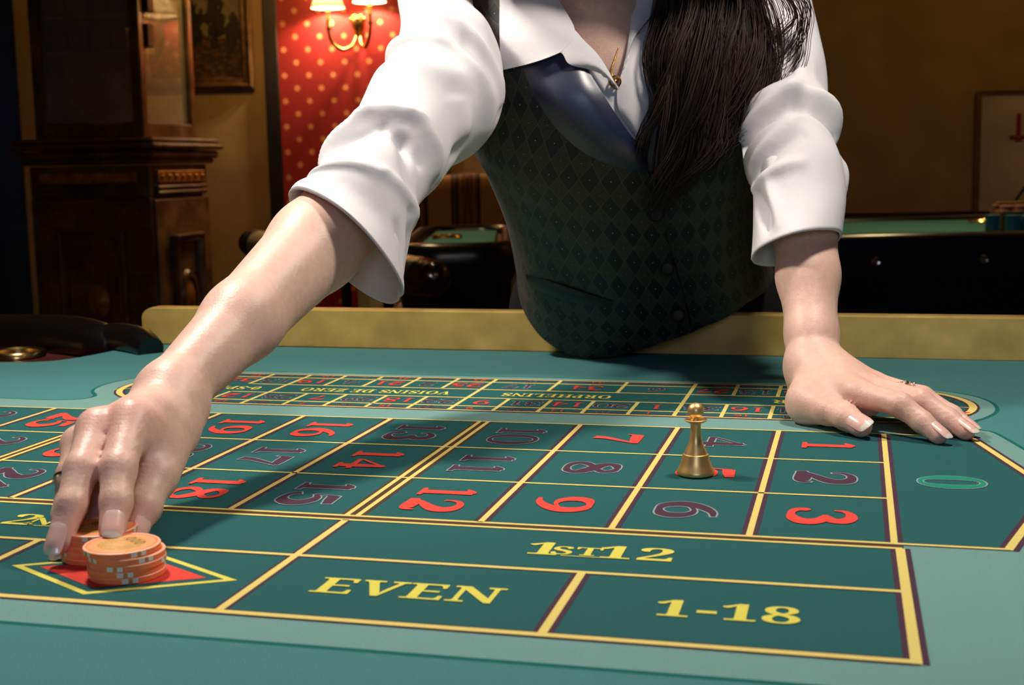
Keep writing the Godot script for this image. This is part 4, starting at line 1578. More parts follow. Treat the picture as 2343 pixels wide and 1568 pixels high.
func make_jewels(p: Node3D, inv: Vector3) -> void:
	# fine gold chain with a small pendant
	var links := [Vector3(-0.2067, 1.1860, -0.2327), Vector3(-0.2270, 1.1526, -0.2147), Vector3(-0.2291, 1.1273, -0.1994), Vector3(-0.2316, 1.1062, -0.1822), Vector3(-0.2357, 1.0881, -0.1725), Vector3(-0.2394, 1.0731, -0.1676), Vector3(-0.2369, 1.0656, -0.1664)]
	var ch := part("necklace", tube(moved([links], inv)[0], [0.0004, 0.0004, 0.0004, 0.0004, 0.0004, 0.0004, 0.0004], 6, 10), mat("gold"), p)
	var base := ball(0.0009, 5)
	var beads := []
	var places := []
	for i in 100:
		beads.append(base)
		places.append(Transform3D(Basis(), spline(links, i * 0.06) + inv))
	part("chain_links", joined(beads, places), mat("gold"), ch).set_meta("kind", "stuff")
	var at := Vector3(-0.2354, 1.0635, -0.1647) + inv
	var pend := part("pendant", ring_band(at, Vector3(0.2, 0.1, 1.0), 0.0042, 0.0012, 0.0014), mat("gold"), ch)
	part("pendant_drop", ball(0.0022, 8), mat("gold"), ch, at)
	pend.name = "pendant"
	# solitaire on the ring finger of the right hand, beaded ring on the left
	var a := Vector3(-0.4572, 0.8190, 0.3785) + inv
	var b := Vector3(-0.4516, 0.8000, 0.3953) + inv
	var m := Vector3(-0.4559, 0.8168, 0.3821) + inv
	var r1 := part("finger_ring", ring_band(m, b - a, 0.0091, 0.0013, 0.0012), mat("silver"), p)
	var out := Vector3(-0.4573, 0.8195, 0.3857) + inv
	part("stone", lathe([Vector2(0, -0.0036), Vector2(0.0036, 0.0), Vector2(0.0026, 0.0018), Vector2(0, 0.0020)], 8, 10.0), mat("diamond"), r1, out)
	for k in 4:
		part("prong", tube([m.lerp(out, 0.55), out + Vector3(cos(k * 1.57), 0.4, sin(k * 1.57)) * 0.0026], [0.0006, 0.0005], 6), mat("silver"), r1)
	var c := Vector3(0.0166, 0.8074, -0.0290) + inv
	var d := Vector3(0.0288, 0.8053, -0.0247) + inv
	var r2 := part("finger_ring", ring_band(c, d - c, 0.0090, 0.0010, 0.0009), mat("brass"), p)
	for k in 5:
		part("bead", ball(0.0011, 6), mat("silver"), r2, c + Vector3(-0.006 + k * 0.003, 0.0098 - absf(k - 2) * 0.0006, 0.001 * k))


# ---------------------------------------------------------------- the room
func slab(called: String, centre: Vector3, size: Vector3, key: String) -> MeshInstance3D:
	return struct(called, bevel_box(size, 0.004), mat(key), in_room(centre), room_turn)


func make_room() -> void:
	slab("floor", Vector3(0.4, -0.05, -1.6), Vector3(6.6, 0.1, 9.6), "carpet")
	slab("ceiling", Vector3(0.4, 3.25, -1.6), Vector3(6.6, 0.1, 9.6), "ceiling")
	slab("wall_back", Vector3(0.72, 1.6, -6.08), Vector3(5.86, 3.3, 0.16), "plaster")
	# the dark passage that opens between the cabinet and the left wall
	slab("floor_2", Vector3(-2.6, -0.05, -7.05), Vector3(2.0, 0.1, 1.3), "carpet")
	slab("ceiling_2", Vector3(-2.6, 3.25, -7.05), Vector3(2.0, 0.1, 1.3), "ceiling")
	slab("wall_back_2", Vector3(-2.6, 1.6, -7.70), Vector3(2.0, 3.3, 0.12), "plaster")
	slab("wall_left_2", Vector3(-3.60, 1.6, -6.90), Vector3(0.12, 3.3, 1.6), "plaster")
	slab("wall_right_2", Vector3(-1.66, 1.6, -6.90), Vector3(0.12, 3.3, 1.5), "plaster")
	slab("wall_front_2", Vector3(-3.09, 1.6, -6.16), Vector3(1.05, 3.3, 0.12), "plaster")
	slab("wall_left", Vector3(-2.50, 1.6, -1.6), Vector3(0.16, 3.3, 9.0), "plaster")
	slab("wall_right", Vector3(3.5, 1.6, -1.6), Vector3(0.16, 3.3, 9.0), "plaster")
	slab("wall_front", Vector3(0.4, 1.6, 2.9), Vector3(6.6, 3.3, 0.16), "plaster")
	slab("baseboard_back", Vector3(0.4, 0.07, -5.99), Vector3(5.9, 0.14, 0.025), "moulding")
	# a panel of spotted red wallpaper in a dark frame
	var x0 := -1.0363
	var x1 := -0.3618
	var paper := struct("wall_panel", quad_panel(x1 - x0, 2.7), mat("wallpaper"), in_room(Vector3((x0 + x1) * 0.5, 1.55, -5.992)), room_turn)
	tag(paper, "red wallpaper panel with small cream flowers behind the wall sconce", "wallpaper")
	for x in [x0 - 0.028, x1 + 0.028]:
		var t := slab("trim_%d" % (1 if x < x0 else 2), Vector3(x, 1.55, -5.985), Vector3(0.062, 2.9, 0.03), "moulding")
		t.set_meta("kind", "structure")
	# chair rail low on the right part of the wall, pale on its upper edge
	slab("trim_3", Vector3(2.2, 0.7290, -5.985), Vector3(2.2, 0.02, 0.03), "moulding")
	# the blue tube in the passage by the left wall
	neon(in_room(Vector3(-3.05, 1.25, -6.75)), Vector3.UP, 0.5, 1.1, "vertical blue neon tube standing in the dark passage beyond the display cabinet")
	neon(in_room(Vector3(1.75, 3.12, -0.9)), room_right, 1.4, 0.35, "long blue neon tube under the ceiling in front of the far tables")


func quad_panel(w: float, h: float) -> ArrayMesh:
	var v := PackedVector3Array([Vector3(-w / 2, -h / 2, 0.004), Vector3(w / 2, -h / 2, 0.004), Vector3(w / 2, h / 2, 0.004), Vector3(-w / 2, h / 2, 0.004), Vector3(-w / 2, -h / 2, -0.008), Vector3(w / 2, -h / 2, -0.008), Vector3(w / 2, h / 2, -0.008), Vector3(-w / 2, h / 2, -0.008)])
	var k := Vector2(w / 0.1085, h / 0.113)
	var uv := PackedVector2Array([Vector2(0, k.y), Vector2(k.x, k.y), Vector2(k.x, 0), Vector2(0, 0), Vector2(0, k.y), Vector2(k.x, k.y), Vector2(k.x, 0), Vector2(0, 0)])
	return finish(v, PackedInt32Array([0, 2, 1, 0, 3, 2, 4, 5, 6, 4, 6, 7, 0, 1, 5, 0, 5, 4, 2, 3, 7, 2, 7, 6]), uv, PackedColorArray(), 20.0)


func neon(at: Vector3, along: Vector3, length: float, energy: float, label: String) -> void:
	var t := thing("neon_tube", label, "neon light", at)
	part("tube", tube([-along * length * 0.5, along * length * 0.5], [0.016, 0.016], 12), glow(Color(0.10, 0.35, 1.0), 3.0), t)
	for s in [-1.0, 1.0]:
		part("holder", tube([along * length * 0.5 * s, along * (length * 0.5 + 0.03) * s], [0.02, 0.02], 12), mat("dark_metal"), t)
	for k in 3:
		var l := OmniLight3D.new()
		l.name = "neon_light"
		l.light_color = Color(0.03, 0.28, 1.0)
		l.light_energy = energy / 3.0
		l.light_size = 0.015
		l.omni_range = 8.0
		l.omni_attenuation = 2.0
		l.shadow_enabled = true
		l.position = along * length * (k - 1) * 0.33
		t.add_child(l, true)


func make_back_furniture() -> void:
	make_chandelier(Vector3(-0.95, 1.88, -5.28), 0.22, "warm frosted globe lamp hanging from the ceiling near the display cabinet")
	make_chandelier(Vector3(2.4, 2.3, -4.6), 0.18, "warm frosted globe lamp hanging from the ceiling near the notice board")
	make_sconce()
	make_picture()
	make_cabinet()
	make_sofa()
	make_far_tables()
	make_board()


func make_chandelier(at: Vector3, energy: float, label: String) -> void:
	# warm globes on rods, above the picture's edge
	var t := thing("ceiling_lamp", label, "lamp", in_room(at))
	part("globe", ball(0.11, 20), glow(Color(1.0, 0.76, 0.42), 4.0), t)
	part("rod", tube([Vector3(0, 0.10, 0), Vector3(0, 3.2 - at.y, 0)], [0.01, 0.01], 10), mat("brass"), t)
	part("cap", lathe([Vector2(0.0, 0.07), Vector2(0.06, 0.09), Vector2(0.05, 0.12), Vector2(0.0, 0.14)], 24), mat("brass"), t)
	var l := OmniLight3D.new()
	l.name = "ceiling_light"
	l.light_color = Color(1.0, 0.72, 0.36)
	l.light_energy = energy
	l.light_size = 0.1
	l.omni_range = 10.0
	l.omni_attenuation = 2.0
	l.shadow_enabled = true
	t.add_child(l)


func make_sconce() -> void:
	var d := 5.99
	var s := thing("wall_sconce", "brass wall sconce with two glowing cream shades on red wallpaper", "wall lamp", in_room(Vector3(-0.6686, 1.6036, -d)), room_turn)
	# boss on the wall with a cone below
	part("boss", lathe([Vector2(0.0, 0.052), Vector2(0.030, 0.048), Vector2(0.036, 0.030), Vector2(0.033, 0.010), Vector2(0.026, -0.012), Vector2(0.010, -0.040), Vector2(0.0, -0.046)], 28), mat("brass"), s, Vector3(0, 0, 0.035))
	var knob := ball(0.012, 8)
	for k in 5:
		part("boss_bead", knob, mat("brass"), s, Vector3(-0.026 + 0.013 * k, 0.034 + 0.012 * (k % 2), 0.062 - 0.006 * absf(k - 2)))
	for sg in [-1.0, 1.0]:
		var x: float = 0.118 * sg - 0.004 if sg < 0 else 0.062
		var lift := 0.0 if sg < 0 else 0.020
		var depth := 0.105 if sg < 0 else 0.12
		part("arm", tube([Vector3(0.006 * sg, -0.03, 0.03), Vector3(0.2 * x, -0.075 + lift * 0.3, 0.05), Vector3(0.55 * x, -0.098 + lift * 0.5, 0.08), Vector3(0.88 * x, -0.070 + lift, depth - 0.01), Vector3(x, -0.025 + lift, depth), Vector3(x, 0.03 + lift, depth)], [0.008, 0.008, 0.009, 0.008, 0.008, 0.008], 12, 6), mat("brass"), s)
		part("drip_ring", lathe([Vector2(0.0, -0.008), Vector2(0.012, -0.006), Vector2(0.013, 0.004), Vector2(0.0, 0.006)], 18), mat("brass"), s, Vector3(x, -0.010 + lift, depth))
		part("candle_sleeve", lathe([Vector2(0.0, 0.0), Vector2(0.0078, 0.0), Vector2(0.0078, 0.06), Vector2(0.0, 0.06)], 16), mat("old_brass"), s, Vector3(x, 0.0 + lift, depth))
		part("collar", lathe([Vector2(0.0, 0.0), Vector2(0.014, 0.004), Vector2(0.012, 0.014), Vector2(0.0, 0.016)], 18), mat("brass"), s, Vector3(x, 0.058 + lift, depth))
		var y := 0.078 + lift
		var shade := part("shade", lathe([Vector2(0.0722, 0.0), Vector2(0.0738, 0.0), Vector2(0.036, 0.105), Vector2(0.0345, 0.105), Vector2(0.0722, 0.0)], 40), mat("shade_cloth"), s, Vector3(x, y, depth))
		part("shade_band", lathe([Vector2(0.0732, 0.0), Vector2(0.0745, 0.0), Vector2(0.0690, 0.0135), Vector2(0.0680, 0.0135), Vector2(0.0732, 0.0)], 40), mat("shade_cloth"), shade)
		part("bulb", ball(0.016, 12), glow(Color(1.0, 0.78, 0.45), 6.0), s, Vector3(x, y + 0.042, depth))
		var l := OmniLight3D.new()
		l.name = "sconce_light"
		l.light_color = Color(1.0, 0.84, 0.64)
		l.light_energy = 0.31
		l.light_size = 0.014
		l.omni_range = 9.0
		l.omni_attenuation = 2.0
		l.shadow_enabled = true
		l.position = Vector3(x, y + 0.042, depth)
		s.add_child(l, true)


func frame_of(w: float, h: float, b: float, d: float) -> ArrayMesh:
	# a mitred moulding: outer edge, proud ridge, inner edge
	var rows := []
	for q in [[0.0, 0.0], [0.0, d * 0.7], [b * 0.25, d], [b * 0.55, d * 0.75], [b * 0.8, d * 0.8], [b, d * 0.3], [b, 0.0]]:
		var x: float = w / 2 - q[0]
		var y: float = h / 2 - q[0]
		rows.append(PackedVector3Array([Vector3(-x, -y, q[1]), Vector3(x, -y, q[1]), Vector3(x, y, q[1]), Vector3(-x, y, q[1])]))
	return sheet(rows, true, 15.0, false)


func make_picture() -> void:
	var x1 := -1.1448
	var x0 := -1.6616
	var y0 := 1.3476
	var w := x1 - x0
	var h := 0.62
	var t := thing("framed_painting", "dark landscape painting in a gilded frame hanging on the wall behind the cabinet", "painting", in_room(Vector3((x0 + x1) / 2, y0 + h / 2, -5.995)), room_turn)
	part("frame", frame_of(w, h, 0.055, 0.035), mat("gilt_dark"), t)
	part("canvas", panel_uv(w - 0.10, h - 0.10), mat("painting"), t, Vector3(0, 0, 0.008))


func panel_uv(w: float, h: float) -> ArrayMesh:
	var v := PackedVector3Array([Vector3(-w / 2, -h / 2, 0.003), Vector3(w / 2, -h / 2, 0.003), Vector3(w / 2, h / 2, 0.003), Vector3(-w / 2, h / 2, 0.003), Vector3(-w / 2, -h / 2, -0.003), Vector3(w / 2, -h / 2, -0.003), Vector3(w / 2, h / 2, -0.003), Vector3(-w / 2, h / 2, -0.003)])
	var uv := PackedVector2Array([Vector2(0, 1), Vector2(1, 1), Vector2(1, 0), Vector2(0, 0), Vector2(0, 1), Vector2(1, 1), Vector2(1, 0), Vector2(0, 0)])
	return finish(v, PackedInt32Array([0, 2, 1, 0, 3, 2, 4, 5, 6, 4, 6, 7]), uv, PackedColorArray(), 20.0)


func make_cabinet() -> void:
	# square display cabinet set at an angle: panelled base, moulded ledge, glazed case above
	var w := 0.50
	var corner := in_room(Vector3(-1.3559, 0, -4.95))
	var turn := room_turn - 0.215
	var t := thing("display_cabinet", "dark wooden display cabinet with glazed top and gilt friezes in the corner", "cabinet", corner, turn)
	# local: the front face is z = 0 from x = -w to 0, the right side is x = 0 going back to z = -w
	var mid := Vector3(-w / 2, 0, -w / 2)
	var ledge := 1.055
	part("base", bevel_box(Vector3(w, ledge - 0.16, w), 0.006), mat("dark_wood"), t, mid + Vector3(0, (ledge - 0.16) / 2, 0))
	part("base_side", bevel_box(Vector3(0.012, ledge - 0.17, w * 0.92), 0.003), mat("dark_wood"), t, Vector3(0.004, (ledge - 0.17) / 2, -w / 2))
	part("neck", bevel_box(Vector3(w * 0.99, 0.12, w * 0.99), 0.004), mat("dark_wood"), t, mid + Vector3(0, ledge - 0.10, 0))
	part("frieze", bevel_box(Vector3(w * 0.80, 0.042, 0.014), 0.003), mat("gilt"), t, Vector3(-w / 2, ledge - 0.085, 0.002))
	part("frieze", bevel_box(Vector3(0.014, 0.046, w * 0.80), 0.003), mat("gilt"), t, Vector3(0.006, ledge - 0.085, -w / 2))
	for k in 7:
		part("frieze_boss", ball(0.010, 6), mat("gilt"), t, Vector3(0.012, ledge - 0.085, -w * (0.16 + 0.113 * k)))
	for q in [[0.0, 0.075, 0.030], [0.030, 0.110, 0.022], [0.052, 0.085, 0.020], [-0.024, 0.045, 0.024]]:
		part("ledge", bevel_box(Vector3(w + q[1], q[2], w + q[1]), 0.008), mat("dark_wood"), t, mid + Vector3(0, ledge + q[0], 0))
	for y in [ledge - 0.125, ledge - 0.145]:
		part("moulding", bevel_box(Vector3(0.03, 0.014, w * 0.84), 0.005), mat("dark_wood"), t, Vector3(0.004, y, -w / 2))
		part("moulding", bevel_box(Vector3(w * 0.84, 0.014, 0.03), 0.005), mat("dark_wood"), t, Vector3(-w / 2, y, 0.0))
	# recessed panels of the doors
	var fr := part("side_panel", frame_of(w * 0.50, 0.50, 0.035, 0.028), mat("dark_wood"), t, Vector3(0.010, ledge - 0.56, -w / 2))
	fr.rotation.y = PI / 2
	part("side_panel_top", bevel_box(Vector3(0.03, 0.014, w * 0.48), 0.004), mat("dark_wood"), t, Vector3(0.024, ledge - 0.315, -w / 2))
	var esc := part("escutcheon", lathe([Vector2(0.0, 0.02), Vector2(0.018, 0.018), Vector2(0.028, 0.010), Vector2(0.044, 0.006), Vector2(0.046, 0.0)], 28), mat("gilt"), t, Vector3(0.014, ledge - 0.56, -w / 2))
	esc.rotation = Vector3(0, 0, -PI / 2)
	esc.scale = Vector3(1.6, 1, 1.0)
	var rim := part("escutcheon_rim", lathe([Vector2(0.046, 0.0), Vector2(0.05, 0.016), Vector2(0.064, 0.014), Vector2(0.07, 0.0)], 28), mat("dark_wood"), t, Vector3(0.012, ledge - 0.56, -w / 2))
	rim.rotation = Vector3(0, 0, -PI / 2)
	rim.scale = Vector3(1.6, 1, 1.0)
	part("front_panel", frame_of(w * 0.56, 0.56, 0.035, 0.02), mat("dark_wood"), t, Vector3(-w / 2, ledge - 0.56, 0.0))
	var esc2 := part("escutcheon", lathe([Vector2(0.0, 0.02), Vector2(0.018, 0.018), Vector2(0.028, 0.010), Vector2(0.044, 0.006), Vector2(0.046, 0.0)], 28), mat("gilt"), t, Vector3(-w * 0.46, ledge - 0.55, 0.006))
	esc2.rotation = Vector3(PI / 2, 0, 0)
	esc2.scale = Vector3(1, 1, 1.4)
	part("door_pull", tube([Vector3(-w * 0.62, ledge - 0.78, 0.012), Vector3(-w * 0.56, ledge - 0.78, 0.03), Vector3(-w * 0.40, ledge - 0.78, 0.03), Vector3(-w * 0.34, ledge - 0.78, 0.012)], [0.007, 0.008, 0.008, 0.007], 10, 4), mat("gilt"), t)
	# glazed case
	var c := w * 0.90
	var top := 2.1
	for sx in [-1.0, 1.0]:
		for sz in [-1.0, 1.0]:
			part("corner_post", bevel_box(Vector3(0.042, top - ledge, 0.042), 0.006), mat("dark_wood"), t, mid + Vector3(sx * (c / 2 - 0.02), (top + ledge) / 2 + 0.03, sz * (c / 2 - 0.02)))
	part("plinth", bevel_box(Vector3(c, 0.06, c), 0.006), mat("dark_wood"), t, mid + Vector3(0, ledge + 0.09, 0))
	part("crown_board", bevel_box(Vector3(c + 0.06, 0.08, c + 0.06), 0.01), mat("dark_wood"), t, mid + Vector3(0, top + 0.05, 0))
	part("front_glass", bevel_box(Vector3(c - 0.08, top - ledge - 0.1, 0.005), 0.001), mat("glass"), t, mid + Vector3(0, (top + ledge) / 2 + 0.05, c / 2 - 0.02))
	part("side_glass", bevel_box(Vector3(0.005, top - ledge - 0.1, c - 0.08), 0.001), mat("glass"), t, mid + Vector3(c / 2 - 0.02, (top + ledge) / 2 + 0.05, 0))
	part("back_board", bevel_box(Vector3(0.012, top - ledge - 0.08, c - 0.08), 0.002), mat("dark_wood"), t, mid + Vector3(-c / 2 + 0.02, (top + ledge) / 2 + 0.05, 0))
	part("partition", bevel_box(Vector3(c * 0.86, top - ledge - 0.08, 0.012), 0.002), mat("dark_wood"), t, mid + Vector3(-0.03, (top + ledge) / 2 + 0.05, c / 2 - 0.12))
	part("knob", ball(0.010, 8), mat("brass"), t, mid + Vector3(c / 2 - 0.06, 1.30, c / 2))
	# rows of dark red boxes on the shelves of the case
	for r in 3:
		part("shelf", bevel_box(Vector3(c - 0.09, 0.012, 0.09), 0.002), mat("dark_wood"), t, mid + Vector3(0, 1.44 + 0.13 * r, c / 2 - 0.075))
		for k in 5:
			var b := part("shelf_box", bevel_box(Vector3(0.056 + 0.012 * ((k * 7 + r) % 3), 0.075 + 0.012 * ((k + r) % 3), 0.05), 0.004), mat("shelf_red"), t, mid + Vector3(-c / 2 + 0.09 + 0.085 * k, 1.49 + 0.13 * r, c / 2 - 0.075))
			b.position.y += 0.006 * ((k + r) % 3)


func make_sofa() -> void:
	var x0 := -0.4446
	var y1 := 0.9552
	var w := 1.5
	var t := thing("striped_sofa", "sofa with tan and brown striped upholstery behind the far card table", "sofa", in_room(Vector3(x0 + w / 2, 0, -5.45)), room_turn)
	# back: a rounded slab with the stripes running down and over its top
	var rows := []
	var uvs := []
	for p in [Vector2(0.10, 0.40), Vector2(0.11, 0.60), Vector2(0.11, y1 - 0.06), Vector2(0.09, y1 - 0.015), Vector2(0.05, y1), Vector2(-0.02, y1), Vector2(-0.07, y1 - 0.02), Vector2(-0.10, y1 - 0.07), Vector2(-0.11, 0.4), Vector2(-0.11, 0.12)]:
		var l := PackedVector3Array()
		var u := PackedVector2Array()
		for k in 49:
			var x := w * (k / 48.0 - 0.5)
			l.append(Vector3(x, p.y + 0.004 * sin(k * 0.9), p.x))
			u.append(Vector2((x + w / 2) / 0.213, p.y * 2.0))
		rows.append(l)
		uvs.append(u)
	part("back", sheet(rows, false, 80.0, true, uvs), mat("sofa"), t)
	part("seat", bevel_box(Vector3(w, 0.20, 0.55), 0.04), mat("cream_leather"), t, Vector3(0, 0.33, 0.36))
	part("base", bevel_box(Vector3(w, 0.20, 0.66), 0.01), mat("dark_wood"), t, Vector3(0, 0.13, 0.25))
	for s in [-1.0, 1.0]:
		part("arm", bevel_box(Vector3(0.14, 0.34, 0.62), 0.05), mat("cream_leather"), t, Vector3(s * (w / 2 + 0.07), 0.45, 0.30))
	for sx in [-1.0, 1.0]:
		for sz in [0.0, 0.5]:
			part("leg", lathe([Vector2(0, 0), Vector2(0.02, 0), Vector2(0.028, 0.05), Vector2(0, 0.05)], 12), mat("dark_wood"), t, Vector3(sx * (w / 2 - 0.05), 0, sz))


func card_table(label: String, x0: float, x1: float, d0: float, d1: float, top: float, drop: float, group := "") -> Node3D:
	# felt bed inside a padded black rail, on a glossy black apron
	var t := thing("card_table", label, "gaming table", in_room(Vector3((x0 + x1) / 2, 0, -(d0 + d1) / 2)), room_turn, group)
	var hw := (x1 - x0) / 2
	var hd := (d1 - d0) / 2
	var outline := func(inset: float) -> PackedVector2Array:
		var p := PackedVector2Array()
		var r := 0.14
		for q in [[1, 1, 0.0], [-1, 1, 0.25], [-1, -1, 0.5], [1, -1, 0.75]]:
			for k in 9:
				var a: float = TAU * (q[2] + 0.25 * k / 8.0)
				p.append(Vector2(q[0] * (hw - r) + cos(a) * (r - inset), q[1] * (hd - r) + sin(a) * (r - inset)))
		return p
	part("felt", flat(outline.call(0.07), top - 0.018, 0.02), mat("felt_outer"), t)
	part("bed", flat(outline.call(0.035), top - 0.03, 0.05), mat("mahogany"), t)
	var rail := []
	var section := [Vector2(0.004, -0.10), Vector2(-0.003, -0.065), Vector2(-0.003, -0.040), Vector2(0.001, -0.024), Vector2(0.008, -0.010), Vector2(0.018, -0.002), Vector2(0.030, 0.0), Vector2(0.042, -0.004), Vector2(0.05, -0.018), Vector2(0.052, -0.035)]
	for s in section:
		var l := PackedVector3Array()
		for p in outline.call(s.x):
			l.append(Vector3(p.x, top + s.y, p.y))
		rail.append(l)
	part("padded_rail", sheet(rail, true, 80.0, true), mat("leather_gloss"), t)
	var ap := []
	for s in [Vector2(0.002, -0.09), Vector2(0.014, -0.12), Vector2(0.020, -drop)]:
		var l := PackedVector3Array()
		for p in outline.call(s.x):
			l.append(Vector3(p.x, top + s.y, p.y))
		ap.append(l)
	part("apron", sheet(ap, true, 40.0, true), mat("gloss_black"), t)
	part("apron_band", flat(outline.call(0.006), top - drop + 0.018, 0.018), mat("dark_metal"), t)
	part("pedestal", bevel_box(Vector3(hw * 1.1, top - drop, hd * 0.9), 0.02), mat("dark_wood"), t, Vector3(0, (top - drop) / 2, 0))
	return t


func make_far_tables() -> void:
	var top := 0.7821
	var r := card_table("black gaming table with green felt behind the croupier's straight arm", 0.6370, 1.9058, 3.60, 4.75, top, top - 0.5632)
	for u in [0.9846, 1.2807, 1.5771]:
		var q := r.to_local(in_room(Vector3(u, 0.7091, -3.585)))
		var b := part("bolt", lathe([Vector2(0.0, 0.003), Vector2(0.007, 0.002), Vector2(0.008, 0.006), Vector2(0.012, 0.007), Vector2(0.0145, 0.0)], 20), mat("silver"), r, q)
		b.rotation.x = PI / 2
	var cup := part("cup_ring", lathe([Vector2(0.036, 0.0), Vector2(0.040, 0.006), Vector2(0.046, 0.006), Vector2(0.05, 0.0)], 28), mat("brass"), r, r.to_local(in_room(Vector3(1.5840, top - 0.012, -4.45))))
	cup.name = "cup_ring"
	var l := card_table("black gaming table with brass cup ring and green felt left of the croupier's waist", -0.3381, 0.0129, 3.55, 4.68, 0.7824, 0.20)
	part("cup_ring", lathe([Vector2(0.034, 0.0), Vector2(0.038, 0.008), Vector2(0.046, 0.008), Vector2(0.05, 0.0)], 28), mat("brass"), l, l.to_local(in_room(Vector3(-0.2085, 0.7824 - 0.014, -4.12))))
	for q in [[1.25, -4.1], [-0.45, -3.9]]:
		far_lamp(in_room(Vector3(q[0], 1.62, q[1])), "right" if q[0] > 0 else "left")
	# padded roll on black posts in front of that table
	var a := in_room(Vector3(-0.8828, 0.7479, -4.4000))
	var b := in_room(Vector3(-0.1794, 0.7288, -3.0500))
	var dir := (b - a).normalized()
	var roll := thing("padded_barrier", "long cream padded roll with blue bands and dark turned ends on black posts", "barrier", Vector3(a.x, 0, a.z))
	var o := -roll.position
	var rr := 0.046
	part("roll", tube([a + dir * 0.12 + o, b - dir * 0.12 + o], [rr, rr], 28), mat("cream_leather"), roll)
	for e in [[a, 1.0], [b, -1.0]]:
		var s: Vector3 = e[0] + o
		var v: Vector3 = dir * e[1]
		part("band", tube([s + v * 0.075, s + v * 0.125], [rr + 0.001, rr + 0.001], 28), mat("blue_leather"), roll)
		part("turned_end", tube([s - v * 0.012, s, s + v * 0.012, s + v * 0.020, s + v * 0.040, s + v * 0.046, s + v * 0.060, s + v * 0.080], [0.012, rr * 0.72, rr * 0.9, rr * 0.82, rr * 0.98, rr * 0.9, rr * 1.0, rr * 1.0], 28), mat("end_wood"), roll)
		for k in 2:
			part("stud", ball(0.007, 6), mat("silver"), roll, s + v * 0.02 + Vector3(0.008 + 0.01 * k, rr * (0.75 - 0.5 * k), 0.03 + 0.01 * k))
	for k in 4:
		var q: Vector3 = a.lerp(b, 0.2 + 0.2 * k) + o
		part("post", tube([Vector3(q.x, 0, q.z), q - Vector3(0, rr * 0.9, 0)], [0.016, 0.014], 12), mat("gloss_black"), roll)
		part("foot", lathe([Vector2(0, 0), Vector2(0.06, 0), Vector2(0.05, 0.012), Vector2(0, 0.016)], 20), mat("gloss_black"), roll, Vector3(q.x, 0, q.z))


func far_lamp(at: Vector3, side: String) -> void:
	var t := thing("pendant_lamp", "green metal lamp shade hanging over the far %s gaming table" % side, "lamp", at)
	part("shade", lathe([Vector2(0.20, 0.0), Vector2(0.12, 0.09), Vector2(0.04, 0.14), Vector2(0.0, 0.15)], 32), mat("lamp_green"), t)
	part("cord", tube([Vector3(0, 0.14, 0), Vector3(0, 1.6, 0)], [0.006, 0.006], 8), mat("dark_metal"), t)
	part("bulb", ball(0.04, 12), glow(Color(1.0, 0.85, 0.6), 6.0), t, Vector3(0, 0.05, 0))
	var l := SpotLight3D.new()
	l.name = "far_light"
	l.light_color = Color(1.0, 0.86, 0.62)
	l.light_energy = 0.4
	l.light_size = 0.05
	l.spot_angle = 55.0
	l.spot_angle_attenuation = 0.5
	l.spot_range = 8.0
	l.spot_attenuation = 2.0
	l.shadow_enabled = true
	l.rotation = Vector3(-PI / 2, 0, 0)
	l.position = Vector3(0, 0.0, 0)
	t.add_child(l)


func make_board() -> void:
	var x0 := 2.1005
	var y1 := 1.2601
	var y0 := 0.7227
	var w := 0.62
	var t := thing("notice_board", "pale notice board with a red mark on the dark wall above the chips", "notice board", in_room(Vector3(x0 + w / 2, (y0 + y1) / 2, -5.99)), room_turn)
	part("panel", bevel_box(Vector3(w, y1 - y0, 0.02), 0.004), mat("board"), t)
	part("frame", frame_of(w + 0.03, y1 - y0 + 0.03, 0.025, 0.022), mat("tray_wood"), t)
	part("red_mark", bevel_box(Vector3(0.020, 0.10, 0.004), 0.001), mat("board_red"), t, Vector3(-w / 2 + 0.175, 0.13, 0.014))
	for k in 3:
		part("red_mark", bevel_box(Vector3(0.03, 0.016, 0.004), 0.001), mat("board_red"), t, Vector3(-w / 2 + 0.15 + 0.025 * k, 0.075 - 0.01 * (k % 2), 0.014))


# ---------------------------------------------------------------- the roulette table
var felt_node: MeshInstance3D
var inks := 0


func cells(list: Array) -> PackedVector2Array:
	var p := PackedVector2Array()
	for q in list:
		p.append(Vector2(q[0], q[1]) * S)
	return p


func rounded(list: Array, fine := 6, closed := false) -> PackedVector2Array:
	var pts := cells(list)
	var o := PackedVector2Array()
	var arr := Array(pts)
	for i in arr.size() - 1:
		for k in fine:
			o.append(spline(arr, i + float(k) / fine))
	o.append(arr[-1])
	return o


